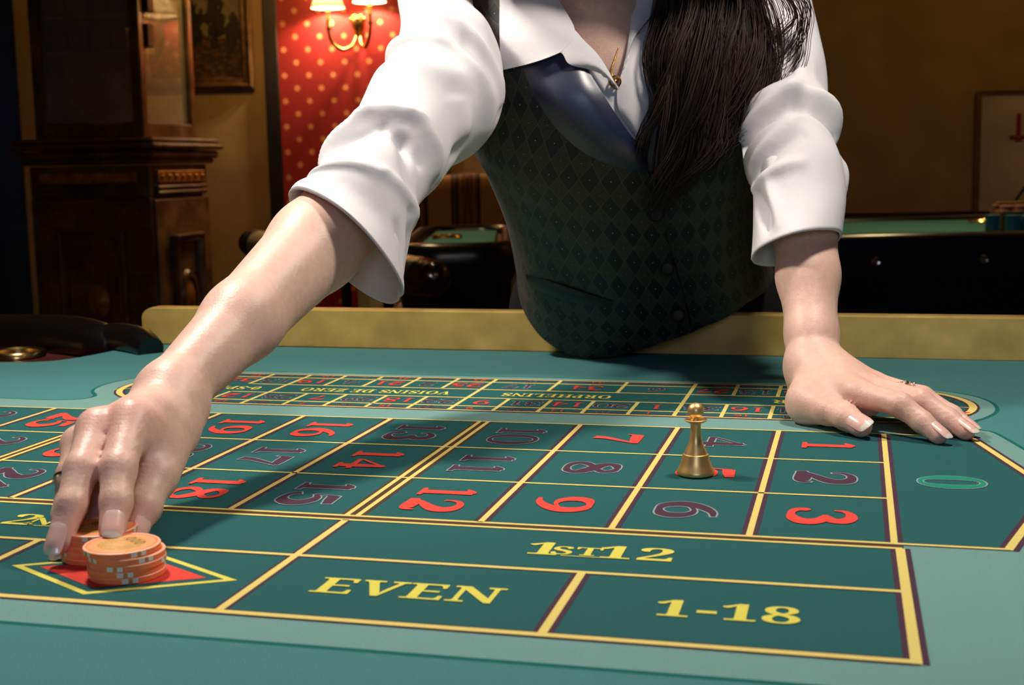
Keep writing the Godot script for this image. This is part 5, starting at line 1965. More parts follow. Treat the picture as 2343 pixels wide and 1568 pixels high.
func make_roulette_table() -> void:
	var t := thing("roulette_table", "roulette table with green printed felt, gold back rail and black padded end", "gaming table", Vector3(-0.30, 0, 0.10))
	var inv := -t.position
	# felt bed: straight along the gold rail, cut in a curve at the left end
	var left := rounded([[-11.05, -5.22], [-11.12, -4.5], [-11.22, -3.92], [-11.42, -3.44], [-11.80, -3.24], [-12.4, -3.19], [-13.6, -3.17]])
	var poly := PackedVector2Array()
	poly.append_array(left)
	for q in [Vector2(-1.14, 0.66), Vector2(0.62, 0.66), Vector2(0.62, -0.392)]:
		poly.append(q)
	for i in poly.size():
		poly[i] += Vector2(inv.x, inv.z)
	felt_node = part("felt", flat(poly, TY, 0.012), mat("felt_outer"), t)
	var bed := PackedVector2Array([Vector2(-1.30, -0.44), Vector2(0.70, -0.42), Vector2(0.70, 0.70), Vector2(-1.30, 0.70)])
	for i in bed.size():
		bed[i] += Vector2(inv.x, inv.z)
	part("bed", flat(bed, TY - 0.0125, 0.07), mat("mahogany"), t)
	part("pedestal", bevel_box(Vector3(1.3, TY - 0.09, 0.5), 0.02), mat("dark_wood"), t, Vector3(0, (TY - 0.09) / 2, 0.05))
	# gold rail: a brass-faced board standing on the back edge, its left end rounded
	var a := Vector3(-0.879, TY, -0.4200)
	var b := Vector3(0.62, TY, -0.3925)
	var along := (b - a).normalized()
	var thick := Vector3(along.z, 0, -along.x) * 0.020
	var h := 0.0455
	var outl := []
	for k in 9:
		var q := PI - PI / 2 * k / 8.0
		outl.append(Vector2(0.020 + 0.020 * cos(q), h - 0.020 + 0.020 * sin(q)))
	outl.append(Vector2((b - a).length(), h))
	outl.append(Vector2((b - a).length(), 0))
	outl.append(Vector2(0, 0))
	var rows := []
	for q in [[0.0, 0.0022], [0.10, 0.0006], [0.16, 0.0], [0.84, 0.0], [0.90, 0.0006], [1.0, 0.0022]]:
		var l := PackedVector3Array()
		for o in outl:
			var c := Vector2(clampf(o.x, q[1], 9.0), clampf(o.y, -1.0, h - q[1]))
			l.append(a + along * c.x + Vector3(0, c.y, 0) + thick * q[0] + inv)
		rows.append(l)
	part("back_rail", sheet(rows, true, 25.0, false, [], true), mat("old_brass"), t)
	part("rail_back", bevel_box(Vector3(1.5, 0.11, 0.03), 0.006), mat("gloss_black"), t, (a + b) * 0.5 + Vector3(0, -0.03, -0.036) + inv).rotation.y = -atan2(along.z, along.x)
	# mahogany end with a brass cup ring, and the padded leather rest round it
	part("cup_ring", lathe([Vector2(0.029, -0.004), Vector2(0.0295, 0.004), Vector2(0.0315, 0.0062), Vector2(0.0335, 0.004), Vector2(0.034, 0.0)], 40), mat("brass"), t, Vector3(-1.0207, 0.7700, -0.3687) + inv)
	part("cup_well", lathe([Vector2(0.0, -0.0012), Vector2(0.029, -0.001)], 32), mat("gloss_black"), t, Vector3(-1.0229, 0.7695, -0.3719) + inv)
	part("armrest", tube([Vector3(-1.4184, 0.7603, -0.5536) + inv, Vector3(-1.2235, 0.7718, -0.5020) + inv, Vector3(-1.0645, 0.7819, -0.4513) + inv, Vector3(-0.9725, 0.7847, -0.4184) + inv, Vector3(-0.9145, 0.7849, -0.3867) + inv, Vector3(-0.8853, 0.7831, -0.3680) + inv], [0.030, 0.031, 0.031, 0.030, 0.026, 0.012], 24, 8, 0.95), mat("leather"), t)
	part("armrest", tube([Vector3(-0.9293, 0.7856, -0.4038) + inv, Vector3(-0.8895, 0.7900, -0.3836) + inv, Vector3(-0.8437, 0.7910, -0.3540) + inv, Vector3(-0.8171, 0.7853, -0.3341) + inv], [0.020, 0.022, 0.020, 0.016], 20, 6, 0.9), mat("leather"), t)


func ink(called: String, poly: PackedVector2Array, y: float, key: String) -> void:
	var o := felt_node.get_parent().position as Vector3
	var q := PackedVector2Array()
	for p in poly:
		q.append(p - Vector2(o.x, o.z))
	if Geometry2D.triangulate_polygon(q).is_empty():
		return
	inks += 1
	y += 0.000012 * (inks % 9)
	part(called, flat(q, TY + y, 0.0), mat(key), felt_node)


func stripe(a: Vector2, b: Vector2, w: float) -> PackedVector2Array:
	var n := (b - a).orthogonal().normalized() * w * 0.5
	return PackedVector2Array([a + n, b + n, b - n, a - n])


const L1 := 0.00015
const L2 := 0.0003
const L3 := 0.00045
const L4 := 0.0006
const L5 := 0.00075


func rule(a: Vector2, b: Vector2, w: float, edge := 0.0, edge_key := "print_plum") -> void:
	# a yellow line, between dark borders where edge is not nought; in boxes
	if edge > 0.0:
		ink("line_border", stripe(a * S, b * S, (w + 2.0 * edge) * S), L3, edge_key)
	ink("line_print", stripe(a * S, b * S, w * S), L4, "print_yellow")


func ring(outer: PackedVector2Array, inner: PackedVector2Array, y: float, key: String, called: String) -> void:
	# band between two closed outlines of equal count
	var o := felt_node.get_parent().position as Vector3
	var rows := []
	for r in [outer, inner]:
		var l := PackedVector3Array()
		for p in r:
			l.append(Vector3(p.x - o.x, TY + y, p.y - o.z))
		rows.append(l)
	var m := sheet(rows, true)
	var nrm: PackedVector3Array = m.surface_get_arrays(0)[Mesh.ARRAY_NORMAL]
	if nrm[0].y < 0:
		m = sheet(rows, true, 180.0, true)
	part(called, m, mat(key), felt_node)


func stadium(inset: float) -> PackedVector2Array:
	# outline of the racetrack, drawn in by inset (boxes)
	var p := PackedVector2Array()
	var cz := -1.63
	var r := 1.035 - inset
	for k in 33:
		var a := -PI / 2 + PI * k / 32.0
		p.append(Vector2(-0.06 + r * cos(a), cz + r * sin(a)) * S)
	for k in 33:
		var a := PI / 2 + PI * k / 32.0
		p.append(Vector2(-8.12 + r * cos(a), cz + r * sin(a)) * S)
	return p


func make_layout() -> void:
	var H := 1.2603
	var g := 0.0667
	var y3 := 3.0 * H
	var yd := 3.8946
	var y4 := 4.8325
	var y5 := 6.0134
	# pale band round everything printed, with its darker edge
	var outer := PackedVector2Array()
	for part_ in [
			rounded([[-13.55, 6.42], [-9.0, 6.42], [-4.0, 6.42], [1.0, 6.42]], 2),
			rounded([[1.0, 6.42], [1.22, 6.2], [1.30, 5.4], [1.32, 4.4], [1.60, 2.6], [1.5, 1.6], [1.24, 0.6], [1.04, -0.20], [0.95, -0.32], [0.86, -0.40], [0.84, -0.62], [0.90, -0.84], [1.02, -1.04], [1.14, -1.35], [1.17, -1.70], [1.10, -2.08], [0.90, -2.40], [0.55, -2.65], [0.0, -2.82], [-0.6, -2.86]], 5),
			rounded([[-0.6, -2.86], [-3.0, -2.86], [-6.0, -2.86], [-8.1, -2.86]], 2),
			rounded([[-8.1, -2.86], [-8.7, -2.76], [-9.12, -2.50], [-9.36, -2.15], [-9.47, -1.75], [-9.46, -1.42], [-9.36, -1.15], [-9.20, -0.95], [-9.12, -0.80], [-9.14, -0.66], [-9.28, -0.54], [-9.6, -0.48], [-10.2, -0.50], [-11.5, -0.55], [-13.55, -0.58]], 5)]:
		outer.append_array(part_)
	var rim := Geometry2D.offset_polygon(outer, 0.0034)
	if rim.size():
		ink("band_edge", rim[0], 0.00008, "felt_edge")
	ink("band", outer, L1, "felt_band")
	# dark fields
	ink("field", cells([[-13.5, -0.02], [0.0, -0.02], [0.80, 0.02], [1.26, 2.05], [0.755, y3 + 0.03], [0.06, y3 + 0.03], [0.08, y5], [-13.5, y5]]), L2, "felt_field")
	ink("field", stadium(0.0), L2, "felt_field")
	# number boxes
	var xs := []
	for i in 14:
		xs.append(-(i + (g if i > 4 else 0.0) + (g if i > 8 else 0.0)))
	var x_end: float = -13.0 - 2.0 * g
	for r in [1, 2]:
		rule(Vector2(0, r * H), Vector2(x_end, r * H), 0.036)
	rule(Vector2(0.80, 0.0), Vector2(x_end, 0.0), 0.034)
	ink("line_border", stripe(Vector2(0.05, (y3 + yd) / 2) * S, Vector2(x_end, (y3 + yd) / 2) * S, (yd - y3) * S), L3, "print_brown")
	rule(Vector2(0.76, y3), Vector2(x_end, y3), 0.040, 0.010)
	rule(Vector2(0.05, yd), Vector2(x_end, yd), 0.040)
	for i in range(0, 13):
		if i == 4 or i == 8:
			var x: float = xs[i]
			ink("line_border", stripe(Vector2(x - g / 2, 0) * S, Vector2(x - g / 2, y3) * S, (g + 0.13) * S), L3, "print_brown")
			rule(Vector2(x + 0.012, 0), Vector2(x + 0.012, y3), 0.042)
			rule(Vector2(x - g - 0.012, 0), Vector2(x - g - 0.012, y3), 0.042)
		else:
			rule(Vector2(xs[i], 0), Vector2(xs[i], y3), 0.048, 0.036)
	# dozens and outside bets
	rule(Vector2(0.05, y4), Vector2(x_end, y4), 0.046, 0.012)
	rule(Vector2(0.07, y5), Vector2(x_end, y5), 0.058, 0.018)
	rule(Vector2(0.035, yd), Vector2(0.055, y5 + 0.03), 0.062, 0.036)
	for x in [-4.0 - g / 2, -8.0 - 1.5 * g]:
		rule(Vector2(x, yd), Vector2(x, y5), 0.056, 0.024)
	for x in [-2.0, -6.0 - g, -10.0 - 2 * g]:
		rule(Vector2(x, y4), Vector2(x, y5), 0.056, 0.034)
	# the zero box
	rule(Vector2(0.79, 0.0), Vector2(1.26, 2.05), 0.060, 0.034)
	rule(Vector2(1.26, 2.05), Vector2(0.745, y3 + 0.02), 0.060, 0.038)
	glyph("0", Vector2(0.505, 1.895), Vector2(0, 1), Vector2(1, 0), 0.50, 0.37, "print_green", "print_grey", false, 1.0)
	# the numbers, read from the croupier's right: heads to the viewer's right
	var red := [1, 3, 5, 7, 9, 12, 14, 16, 18, 19, 21, 23, 25, 27, 30, 32, 34, 36]
	for n in range(1, 37):
		var c := (n - 1) / 3
		var r := (n - 1) % 3
		var x: float = xs[c] - (g if c == 4 or c == 8 else 0.0) - 0.51
		var z := (r + 0.5) * H
		var s := str(n)
		for k in s.length():
			var off := 0.0 if s.length() == 1 else (k - 0.5) * 0.40
			var is_red := red.has(n)
			glyph(s[k], Vector2(x, z + off), Vector2(0, 1), Vector2(1, 0), 0.46, 0.46 if s.length() == 1 else 0.40, "print_red" if is_red else "print_plum", "" if is_red else "print_grey")
	# words of the outside bets
	words("1", Vector2(-2.37, 4.50), 0.29, 1.25, "print_lemon", false)
	words("ST", Vector2(-2.13, 4.475), 0.185, 1.15, "print_lemon", false)
	ink("underline", stripe(Vector2(-2.22, 4.50) * S, Vector2(-1.95, 4.50) * S, 0.012 * S), L5, "print_lemon")
	words("12", Vector2(-1.72, 4.50), 0.29, 1.25, "print_lemon", false)
	words("2", Vector2(-6.53, 4.50), 0.29, 1.25, "print_lemon", false)
	words("ND", Vector2(-6.24, 4.475), 0.185, 1.15, "print_lemon", false)
	ink("underline", stripe(Vector2(-6.35, 4.50) * S, Vector2(-6.02, 4.50) * S, 0.012 * S), L5, "print_lemon")
	words("12", Vector2(-5.80, 4.50), 0.29, 1.25, "print_lemon", false)
	words("EVEN", Vector2(-3.01, 5.56), 0.295, 1.10, "print_lemon", false)
	words("1-18", Vector2(-1.0, 5.565), 0.295, 1.10, "print_lemon", false)
	# red diamond in a yellow outline
	var dc := Vector2(-5.035, 5.43)
	ink("diamond_outline", cells([[dc.x - 0.85, dc.y], [dc.x, dc.y + 0.46], [dc.x + 0.85, dc.y], [dc.x, dc.y - 0.46]]), L3, "print_lemon")
	ink("diamond_gap", cells([[dc.x - 0.755, dc.y], [dc.x, dc.y + 0.41], [dc.x + 0.755, dc.y], [dc.x, dc.y - 0.41]]), L4, "felt_field")
	ink("diamond_print", cells([[dc.x - 0.625, dc.y], [dc.x, dc.y + 0.34], [dc.x + 0.625, dc.y], [dc.x, dc.y - 0.34]]), L5, "print_red")
	make_racetrack()


func make_racetrack() -> void:
	ring(stadium(-0.045), stadium(0.09), L3, "print_plum", "track_border")
	var a := stadium(-0.018)
	var b := stadium(0.018)
	for i in a.size():   # the line swells at the two round ends
		var x: float = b[i].x / S
		var swell := 0.0
		if x > -0.06:
			swell = 0.045 * (x + 0.06)
		elif x < -8.12:
			swell = 0.045 * (-8.12 - x)
		b[i] -= (b[i] - Vector2(clampf(b[i].x, -8.12 * S, -0.06 * S), -1.63 * S)).normalized() * swell * S
	ring(a, b, L4, "print_yellow", "track_line")
	ring(stadium(0.225), stadium(0.262), L4, "print_yellow", "track_line")
	for z in [-1.905, -1.345]:
		rule(Vector2(-7.6, z), Vector2(-0.6, z), 0.036)
	for x in [-7.12, -4.615, -2.125]:
		rule(Vector2(x, -2.66), Vector2(x, -0.60), 0.045, 0.0)
	for x in [-7.64, -6.63, -6.13, -5.62, -5.11, -3.79, -2.96, -1.62, -1.12]:
		rule(Vector2(x, -2.66), Vector2(x, -1.905), 0.042)
	for x in [-6.60, -6.10, -5.60, -5.10, -4.11, -3.61, -3.12, -2.62, -1.63, -1.13, -0.63, -7.62]:
		rule(Vector2(x, -1.345), Vector2(x, -0.60), 0.042)
	rule(Vector2(0.46, -2.17), Vector2(0.64, -2.36), 0.022)
	rule(Vector2(0.74, -1.56), Vector2(0.99, -1.53), 0.022)
	rule(Vector2(-9.16, -1.25), Vector2(-8.94, -1.38), 0.022)
	# numbers seen upside down, for the croupier
	var far := [["32", -7.88, true], ["15", -7.38, false], ["19", -6.88, true], ["4", -6.38, false], ["21", -5.87, true], ["2", -5.36, false], ["25", -4.86, true], ["17", -4.20, false], ["34", -3.37, true], ["6", -2.54, false], ["27", -1.87, true], ["13", -1.37, false], ["36", -0.87, true], ["11", -0.35, false]]
	for n in far:
		track_number(n[0], n[1], -2.17, 0.24, n[2])
		track_number(n[0], n[1] + 0.06, -2.545, 0.10, n[2])
	var near := [["35", -7.87, false], ["12", -7.37, true], ["28", -6.86, false], ["7", -6.35, true], ["29", -5.85, false], ["18", -5.35, true], ["22", -4.86, false], ["9", -4.36, true], ["31", -3.86, false], ["14", -3.36, true], ["20", -2.87, false], ["1", -2.37, true], ["33", -1.88, false], ["16", -1.38, true], ["24", -0.88, false], ["5", -0.38, true]]
	for n in near:
		track_number(n[0], n[1], -1.07, 0.24, n[2])
		track_number(n[0], n[1] - 0.04, -0.71, 0.10, n[2])
	for n in [["30", 0.24, -2.43, true], ["8", 0.79, -1.95, false], ["23", 0.80, -1.20, true], ["10", 0.35, -0.82, false]]:
		track_number(n[0], n[1], n[2], 0.13, n[3])
	words("VOISINS DE ZERO", Vector2(-5.84, -1.70), 0.20, 0.76, "print_lemon", true)
	words("ORPHELINS", Vector2(-3.62, -1.70), 0.20, 0.78, "print_lemon", true)
	words("TIER", Vector2(-0.86, -1.70), 0.20, 0.9, "print_lemon", true)
	words("0-SPIEL", Vector2(-7.74, -1.70), 0.20, 0.76, "print_lemon", true)


func track_number(s: String, x: float, z: float, h: float, is_red: bool) -> void:
	for k in s.length():
		var off := 0.0 if s.length() == 1 else (k - 0.5) * h * 0.85
		glyph(s[k], Vector2(x - off, z), Vector2(-1, 0), Vector2(0, 1), h, h * 0.8, "print_red" if is_red else "print_plum", "" if is_red else "print_grey", true, 0.75)


# strokes of the figures in a box one high: points (x, y, width)
func strokes(c: String) -> Array:
	match c:
		"0": return [[Vector3(0.5, 1.0, 0.06), Vector3(0.26, 0.93, 0.10), Vector3(0.11, 0.72, 0.19), Vector3(0.07, 0.5, 0.22), Vector3(0.11, 0.28, 0.19), Vector3(0.26, 0.07, 0.10), Vector3(0.5, 0.0, 0.06), Vector3(0.74, 0.07, 0.10), Vector3(0.89, 0.28, 0.19), Vector3(0.93, 0.5, 0.22), Vector3(0.89, 0.72, 0.19), Vector3(0.74, 0.93, 0.10), Vector3(0.5, 1.0, 0.06)]]
		"1": return [[Vector3(0.52, 0.98, 0.20), Vector3(0.52, 0.5, 0.19), Vector3(0.52, 0.03, 0.21)], [Vector3(0.56, 0.99, 0.06), Vector3(0.44, 0.93, 0.12), Vector3(0.25, 0.82, 0.03)], [Vector3(0.24, 0.02, 0.06), Vector3(0.52, 0.04, 0.09), Vector3(0.80, 0.02, 0.06)]]
		"2": return [[Vector3(0.18, 0.62, 0.05), Vector3(0.16, 0.78, 0.07), Vector3(0.30, 0.93, 0.09), Vector3(0.55, 0.97, 0.12), Vector3(0.80, 0.86, 0.22), Vector3(0.84, 0.66, 0.24), Vector3(0.64, 0.44, 0.18), Vector3(0.36, 0.25, 0.11), Vector3(0.16, 0.09, 0.06)], [Vector3(0.10, 0.06, 0.12), Vector3(0.40, 0.10, 0.20), Vector3(0.72, 0.09, 0.20), Vector3(0.88, 0.10, 0.12), Vector3(0.93, 0.26, 0.03)]]
		"3": return [[Vector3(0.14, 0.70, 0.05), Vector3(0.16, 0.85, 0.08), Vector3(0.34, 0.96, 0.11), Vector3(0.60, 0.96, 0.16), Vector3(0.78, 0.82, 0.22), Vector3(0.72, 0.66, 0.18), Vector3(0.44, 0.56, 0.05)], [Vector3(0.44, 0.56, 0.05), Vector3(0.74, 0.49, 0.18), Vector3(0.88, 0.28, 0.25), Vector3(0.72, 0.08, 0.18), Vector3(0.44, 0.01, 0.09), Vector3(0.20, 0.06, 0.11), Vector3(0.12, 0.20, 0.14), Vector3(0.20, 0.28, 0.08)]]
		"4": return [[Vector3(0.72, 1.0, 0.05), Vector3(0.40, 0.66, 0.06), Vector3(0.06, 0.34, 0.05)], [Vector3(0.04, 0.30, 0.09), Vector3(0.5, 0.30, 0.09), Vector3(0.96, 0.30, 0.10)], [Vector3(0.68, 0.96, 0.16), Vector3(0.68, 0.5, 0.19), Vector3(0.68, 0.04, 0.20)], [Vector3(0.44, 0.02, 0.06), Vector3(0.68, 0.03, 0.08), Vector3(0.92, 0.02, 0.06)]]
		"5": return [[Vector3(0.24, 0.90, 0.17), Vector3(0.5, 0.92, 0.16), Vector3(0.84, 0.96, 0.12)], [Vector3(0.24, 0.96, 0.06), Vector3(0.20, 0.72, 0.05), Vector3(0.16, 0.52, 0.05)], [Vector3(0.16, 0.52, 0.05), Vector3(0.40, 0.62, 0.11), Vector3(0.70, 0.56, 0.20), Vector3(0.86, 0.32, 0.26), Vector3(0.70, 0.08, 0.19), Vector3(0.42, 0.01, 0.09), Vector3(0.18, 0.07, 0.10), Vector3(0.10, 0.22, 0.13)]]
		"6": return [[Vector3(0.86, 0.95, 0.05), Vector3(0.58, 0.90, 0.10), Vector3(0.28, 0.68, 0.18), Vector3(0.13, 0.38, 0.24), Vector3(0.24, 0.10, 0.17), Vector3(0.5, 0.01, 0.08), Vector3(0.78, 0.10, 0.17), Vector3(0.87, 0.31, 0.22), Vector3(0.76, 0.53, 0.14), Vector3(0.52, 0.60, 0.06), Vector3(0.26, 0.50, 0.05)]]
		"7": return [[Vector3(0.10, 0.89, 0.18), Vector3(0.5, 0.90, 0.17), Vector3(0.92, 0.92, 0.12)], [Vector3(0.13, 0.98, 0.05), Vector3(0.10, 0.80, 0.06), Vector3(0.05, 0.66, 0.03)], [Vector3(0.92, 0.94, 0.06), Vector3(0.68, 0.58, 0.10), Vector3(0.48, 0.26, 0.15), Vector3(0.42, 0.0, 0.20)]]
		"8": return [[Vector3(0.5, 0.99, 0.07), Vector3(0.24, 0.91, 0.14), Vector3(0.18, 0.74, 0.16), Vector3(0.34, 0.60, 0.19), Vector3(0.62, 0.48, 0.20), Vector3(0.86, 0.28, 0.17), Vector3(0.78, 0.08, 0.12), Vector3(0.5, 0.01, 0.08), Vector3(0.22, 0.07, 0.12), Vector3(0.12, 0.25, 0.16), Vector3(0.28, 0.44, 0.11), Vector3(0.56, 0.58, 0.09), Vector3(0.78, 0.75, 0.13), Vector3(0.72, 0.92, 0.12), Vector3(0.5, 0.99, 0.07)]]
		"9": return [[Vector3(0.14, 0.05, 0.05), Vector3(0.42, 0.10, 0.10), Vector3(0.72, 0.32, 0.18), Vector3(0.87, 0.62, 0.24), Vector3(0.76, 0.90, 0.17), Vector3(0.5, 0.99, 0.08), Vector3(0.22, 0.90, 0.17), Vector3(0.13, 0.69, 0.22), Vector3(0.24, 0.47, 0.14), Vector3(0.48, 0.40, 0.06), Vector3(0.74, 0.50, 0.05)]]
	return []


func glyph(c: String, centre: Vector2, right: Vector2, up: Vector2, h: float, w: float, key: String, outline: String, small := false, bold := 1.0) -> void:
	var o := felt_node.get_parent().position as Vector3
	for pass_ in 2:
		if pass_ == 0 and outline == "":
			continue
		var grow := (0.030 if not small else 0.05) if pass_ == 0 else 0.0
		var v := PackedVector3Array()
		var idx := PackedInt32Array()
		var y := TY + (L4 if pass_ == 0 else L5) - o.y
		var layer := 0
		for s in strokes(c):
			layer += 2
			var n: int = (s.size() - 1) * (3 if small else 8)
			var first := v.size()
			for i in n + 1:
				var t: float = float(i) / n * (s.size() - 1)
				var p: Vector3 = spline(s, t)
				var q: Vector3 = spline(s, minf(t + 0.02, s.size() - 1.0)) - spline(s, maxf(t - 0.02, 0.0))
				var dir := Vector2(q.x * w, q.y * h).normalized()
				var wd := p.z * bold * (0.62 + 0.10 * absf(dir.x)) + grow
				var over := (dir * grow * (1.0 if i == n else -1.0)) if (i == 0 or i == n) else Vector2.ZERO
				var m := Vector2((p.x - 0.5) * w, (p.y - 0.5) * h) + over * h
				var lift := 0.00002 * layer + 0.00003 * i / n
				var side := dir.orthogonal() * wd * (h + w) * 0.5
				for sg in [-1.0, 1.0]:
					var f: Vector2 = m + side * sg
					var g := (centre + right * f.x + up * f.y) * S
					v.append(Vector3(g.x - o.x, y + lift, g.y - o.z))
			for i in n:
				var a: int = first + i * 2
				idx.append_array([a, a + 1, a + 2, a + 1, a + 3, a + 2])
		var flip := PackedInt32Array()
		for i in range(0, idx.size(), 3):
			var up_ := (v[idx[i + 2]] - v[idx[i]]).cross(v[idx[i + 1]] - v[idx[i]]).y
			flip.append_array([idx[i], idx[i + 1], idx[i + 2]] if up_ > 0 else [idx[i], idx[i + 2], idx[i + 1]])
		part("number_print" if pass_ == 1 else "number_outline", finish(v, flip), mat(key if pass_ == 1 else outline), felt_node)


func words(text: String, centre: Vector2, h: float, wide: float, key: String, turned: bool) -> void:
	# serif capitals lying on the felt; centre of the base line, height of a capital in boxes
	var tm := TextMesh.new()
	var f := SystemFont.new()
	f.font_names = PackedStringArray(["Droid Serif"])
	f.font_weight = 700
	tm.font = f
	tm.text = text
	tm.font_size = 64
	tm.pixel_size = 0.01
	tm.depth = 0.0
	tm.curve_step = 1.0
	tm.horizontal_alignment = HORIZONTAL_ALIGNMENT_CENTER
	tm.vertical_alignment = VERTICAL_ALIGNMENT_BOTTOM
	var o := felt_node.get_parent().position as Vector3
	var m := part("word_print", tm, mat(key), felt_node)
	var box := tm.get_aabb()
	# scale so that the capitals are h boxes high
	var k := h * S / 0.46
	var basis := Basis(Vector3(k * wide, 0, 0), Vector3(0, 0, -k), Vector3(0, k, 0))
	if turned:
		basis = Basis(Vector3(-k * wide, 0, 0), Vector3(0, 0, k), Vector3(0, k, 0))
	var at := Vector3(centre.x * S - o.x, TY + L5, centre.y * S - o.z)
	m.transform = Transform3D(basis, at - basis * Vector3(box.get_center().x, box.position.y, 0))
	m.position.y = TY + L5


# ---------------------------------------------------------------- pawn, chips
func make_small_things() -> void:
	var pawn := thing("win_marker", "brass pawn-shaped win marker standing on the 5 of the felt", "marker", Vector3(-0.1255, 0.7808, 0.1571))
	part("body", lathe([Vector2(0.0, 0.0), Vector2(0.0115, 0.0), Vector2(0.0125, 0.0008), Vector2(0.0128, 0.0022), Vector2(0.0124, 0.0036), Vector2(0.0112, 0.0062), Vector2(0.0101, 0.0092), Vector2(0.0093, 0.0125), Vector2(0.0088, 0.0152), Vector2(0.0086, 0.0156), Vector2(0.0079, 0.0160), Vector2(0.0066, 0.0195), Vector2(0.0050, 0.0235), Vector2(0.0041, 0.0265), Vector2(0.0037, 0.0300), Vector2(0.0035, 0.0340), Vector2(0.0034, 0.0375), Vector2(0.0038, 0.0388), Vector2(0.0050, 0.0398)], 48, 32.0), mat("pawn"), pawn).scale.y = 0.905
	part("collar", lathe([Vector2(0.0036, 0.0390), Vector2(0.0064, 0.0402), Vector2(0.0076, 0.0412), Vector2(0.0079, 0.0418), Vector2(0.0074, 0.0421), Vector2(0.0042, 0.0414), Vector2(0.0031, 0.0414), Vector2(0.0031, 0.0428), Vector2(0.0030, 0.0436)], 48, 40.0), mat("pawn"), pawn).scale.y = 0.905
	part("knob", ball(0.0055, 24), mat("pawn"), pawn, Vector3(0, 0.0438, 0))
	# two stacks of five orange chips
	var proto := make_chip()
	var front := Vector3(-0.3930, 0.7800, 0.4311)
	var back := Vector3(-0.4265, TY, 0.4045)
	var n := 0
	var where := ["lowest", "second", "third", "fourth", "top"]
	for st in 2:
		var base: Vector3 = front if st == 0 else back
		for k in 5:
			var c: Node3D = proto if n == 0 else proto.duplicate()
			if n > 0:
				c.name = numbered("gaming_chip")
				add_child(c)
			var shift: Vector3 = [Vector3(0, 0, 0), Vector3(-0.0003, 0, 0.0002), Vector3(0.0006, 0, 0), Vector3(0.0002, 0, -0.0002), Vector3(-0.0022, 0, 0.0002)][k] if st == 0 else [Vector3(0, 0, 0), Vector3(0.0003, 0, 0), Vector3(0.0008, 0, 0), Vector3(0.0013, 0, 0), Vector3(0.0018, 0, -0.0004)][k]
			c.position = base + Vector3(0, 0.0009 + 0.0033 * k, 0) + shift
			c.rotation.y = [1.15, 1.05, 0.75, 0.02, -0.05][k] - 0.55 if st == 0 else [0.6, 0.9, 2.1, 2.4, 0.25][k]
			tag(c, "orange chip, %s of the stack of five %s" % [where[k], "in front on the red diamond" if st == 0 else "behind, gripped by her fingers"], "gaming chip", "orange chips on the red diamond")
			n += 1
	make_far_chips()


func disc(r: float, h: float, b: float, seg: int) -> ArrayMesh:
	return lathe([Vector2(0.0, 0.0), Vector2(r - b, 0.0), Vector2(r, b), Vector2(r, h - b), Vector2(r - b, h), Vector2(r - b * 3.0, h), Vector2(r - b * 3.6, h - 0.00015), Vector2(0.0, h - 0.00015)], seg, 40.0)


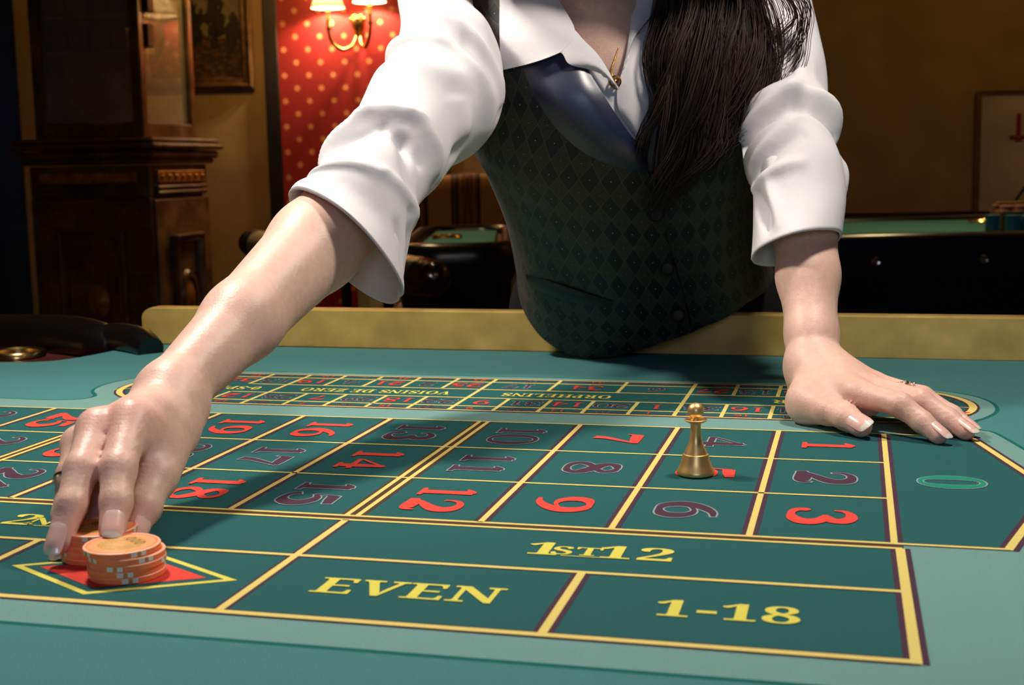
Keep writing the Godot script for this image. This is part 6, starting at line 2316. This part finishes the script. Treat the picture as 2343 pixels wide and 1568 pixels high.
func make_chip() -> Node3D:
	var t := thing("gaming_chip", "orange chip", "gaming chip")
	var r := 0.0199
	part("body", disc(r, 0.0033, 0.0004, 64), mat("chip_orange"), t)
	part("rim", lathe([Vector2(r - 0.0014, 0.00322), Vector2(r - 0.0012, 0.00338), Vector2(r - 0.0004, 0.00336), Vector2(r + 0.00003, 0.0029)], 64, 50.0), mat("chip_rim"), t)
	# printed centre
	var v := PackedVector3Array([Vector3(0, 0.00321, 0)])
	var uv := PackedVector2Array([Vector2(0.5, 0.5)])
	var idx := PackedInt32Array()
	for k in 49:
		var a := TAU * k / 48
		v.append(Vector3(cos(a) * 0.0172, 0.00321, sin(a) * 0.0172))
		uv.append(Vector2(0.5 + 0.45 * cos(a), 0.5 + 0.45 * sin(a)))
		if k > 0:
			idx.append_array([0, k, k + 1])
	part("printed_face", finish(v, idx, uv), mat("chip_print"), t)
	# edge inlays: two white blocks with a tan one between, four times round
	for q in 4:
		for s in [[-0.21, -0.07, "chip_white"], [-0.06, 0.03, "chip_tan"], [0.04, 0.20, "chip_white"]]:
			var rows := []
			for y in [0.0005, 0.0030]:
				var l := PackedVector3Array()
				for k in 7:
					var a: float = TAU * q / 4 + PI / 2 + lerpf(s[0], s[1], k / 6.0)
					l.append(Vector3(cos(a) * (r + 0.00006), y, sin(a) * (r + 0.00006)))
				rows.append(l)
			part("edge_inlay", sheet(rows, false), mat(s[2]), t)
	return t


func make_far_chips() -> void:
	var top := 0.7821 - 0.016
	var d := 3.78
	var plain := disc(0.0205, 0.0034, 0.0005, 24)
	var n := 0
	var proto: MeshInstance3D
	for st in 5:
		var x := 1.3870 + 0.0435 * st
		for k in 15:
			var c: MeshInstance3D
			if proto == null:
				proto = part("gaming_chip_blue", plain, mat("chip_blue"), self)
				c = proto
				c.name = numbered("blue_chip")
			else:
				c = proto.duplicate()
				c.name = numbered("blue_chip")
				add_child(c)
			c.position = in_room(Vector3(x + 0.001 * sin(k * 2.1 + st), top + 0.0035 * k, -(d + (0.04 if st == 0 else 0.0))))
			tag(c, "blue chip in the tall stacks on the far gaming table at right", "gaming chip", "blue chips on the far table")
			n += 1
	var tray := thing("chip_tray", "brown wooden chip tray behind the blue chips on the far table", "tray", in_room(Vector3(1.4481 + 0.22, top, -3.97)), room_turn)
	part("tray", bevel_box(Vector3(0.44, 0.062, 0.10), 0.006), mat("tray_wood"), tray, Vector3(0, 0.031, 0))
	part("back_board", bevel_box(Vector3(0.44, 0.030, 0.03), 0.005), mat("tray_wood"), tray, Vector3(0, 0.8505 - top - 0.022, -0.02))
	part("inside_end", bevel_box(Vector3(0.42, 0.03, 0.02), 0.004), mat("tray_wood"), tray, Vector3(0, 0.07, -0.02))
	for k in 9:
		var c := MeshInstance3D.new()
		c.mesh = plain
		for i in plain.get_surface_count():
			c.set_surface_override_material(i, mat("chip_pink"))
		c.name = numbered("pink_chip")
		add_child(c)
		c.position = in_room(Vector3(1.4745 + 0.043 * (k / 3), top + 0.0625 + 0.0035 * (k % 3), -3.945))
		tag(c, "pink chip lying on the wooden tray on the far gaming table", "gaming chip", "pink chips on the tray")
	var stick := thing("croupier_stick", "thin dark stick leaning up from the wooden chip tray", "stick", in_room(Vector3(1.5352, 0.8552, -4.08)), room_turn)
	part("shaft", tube([Vector3(0, -0.03, 0), Vector3(0.16, 0.20, -0.02)], [0.005, 0.004], 8), mat("dark_metal"), stick)
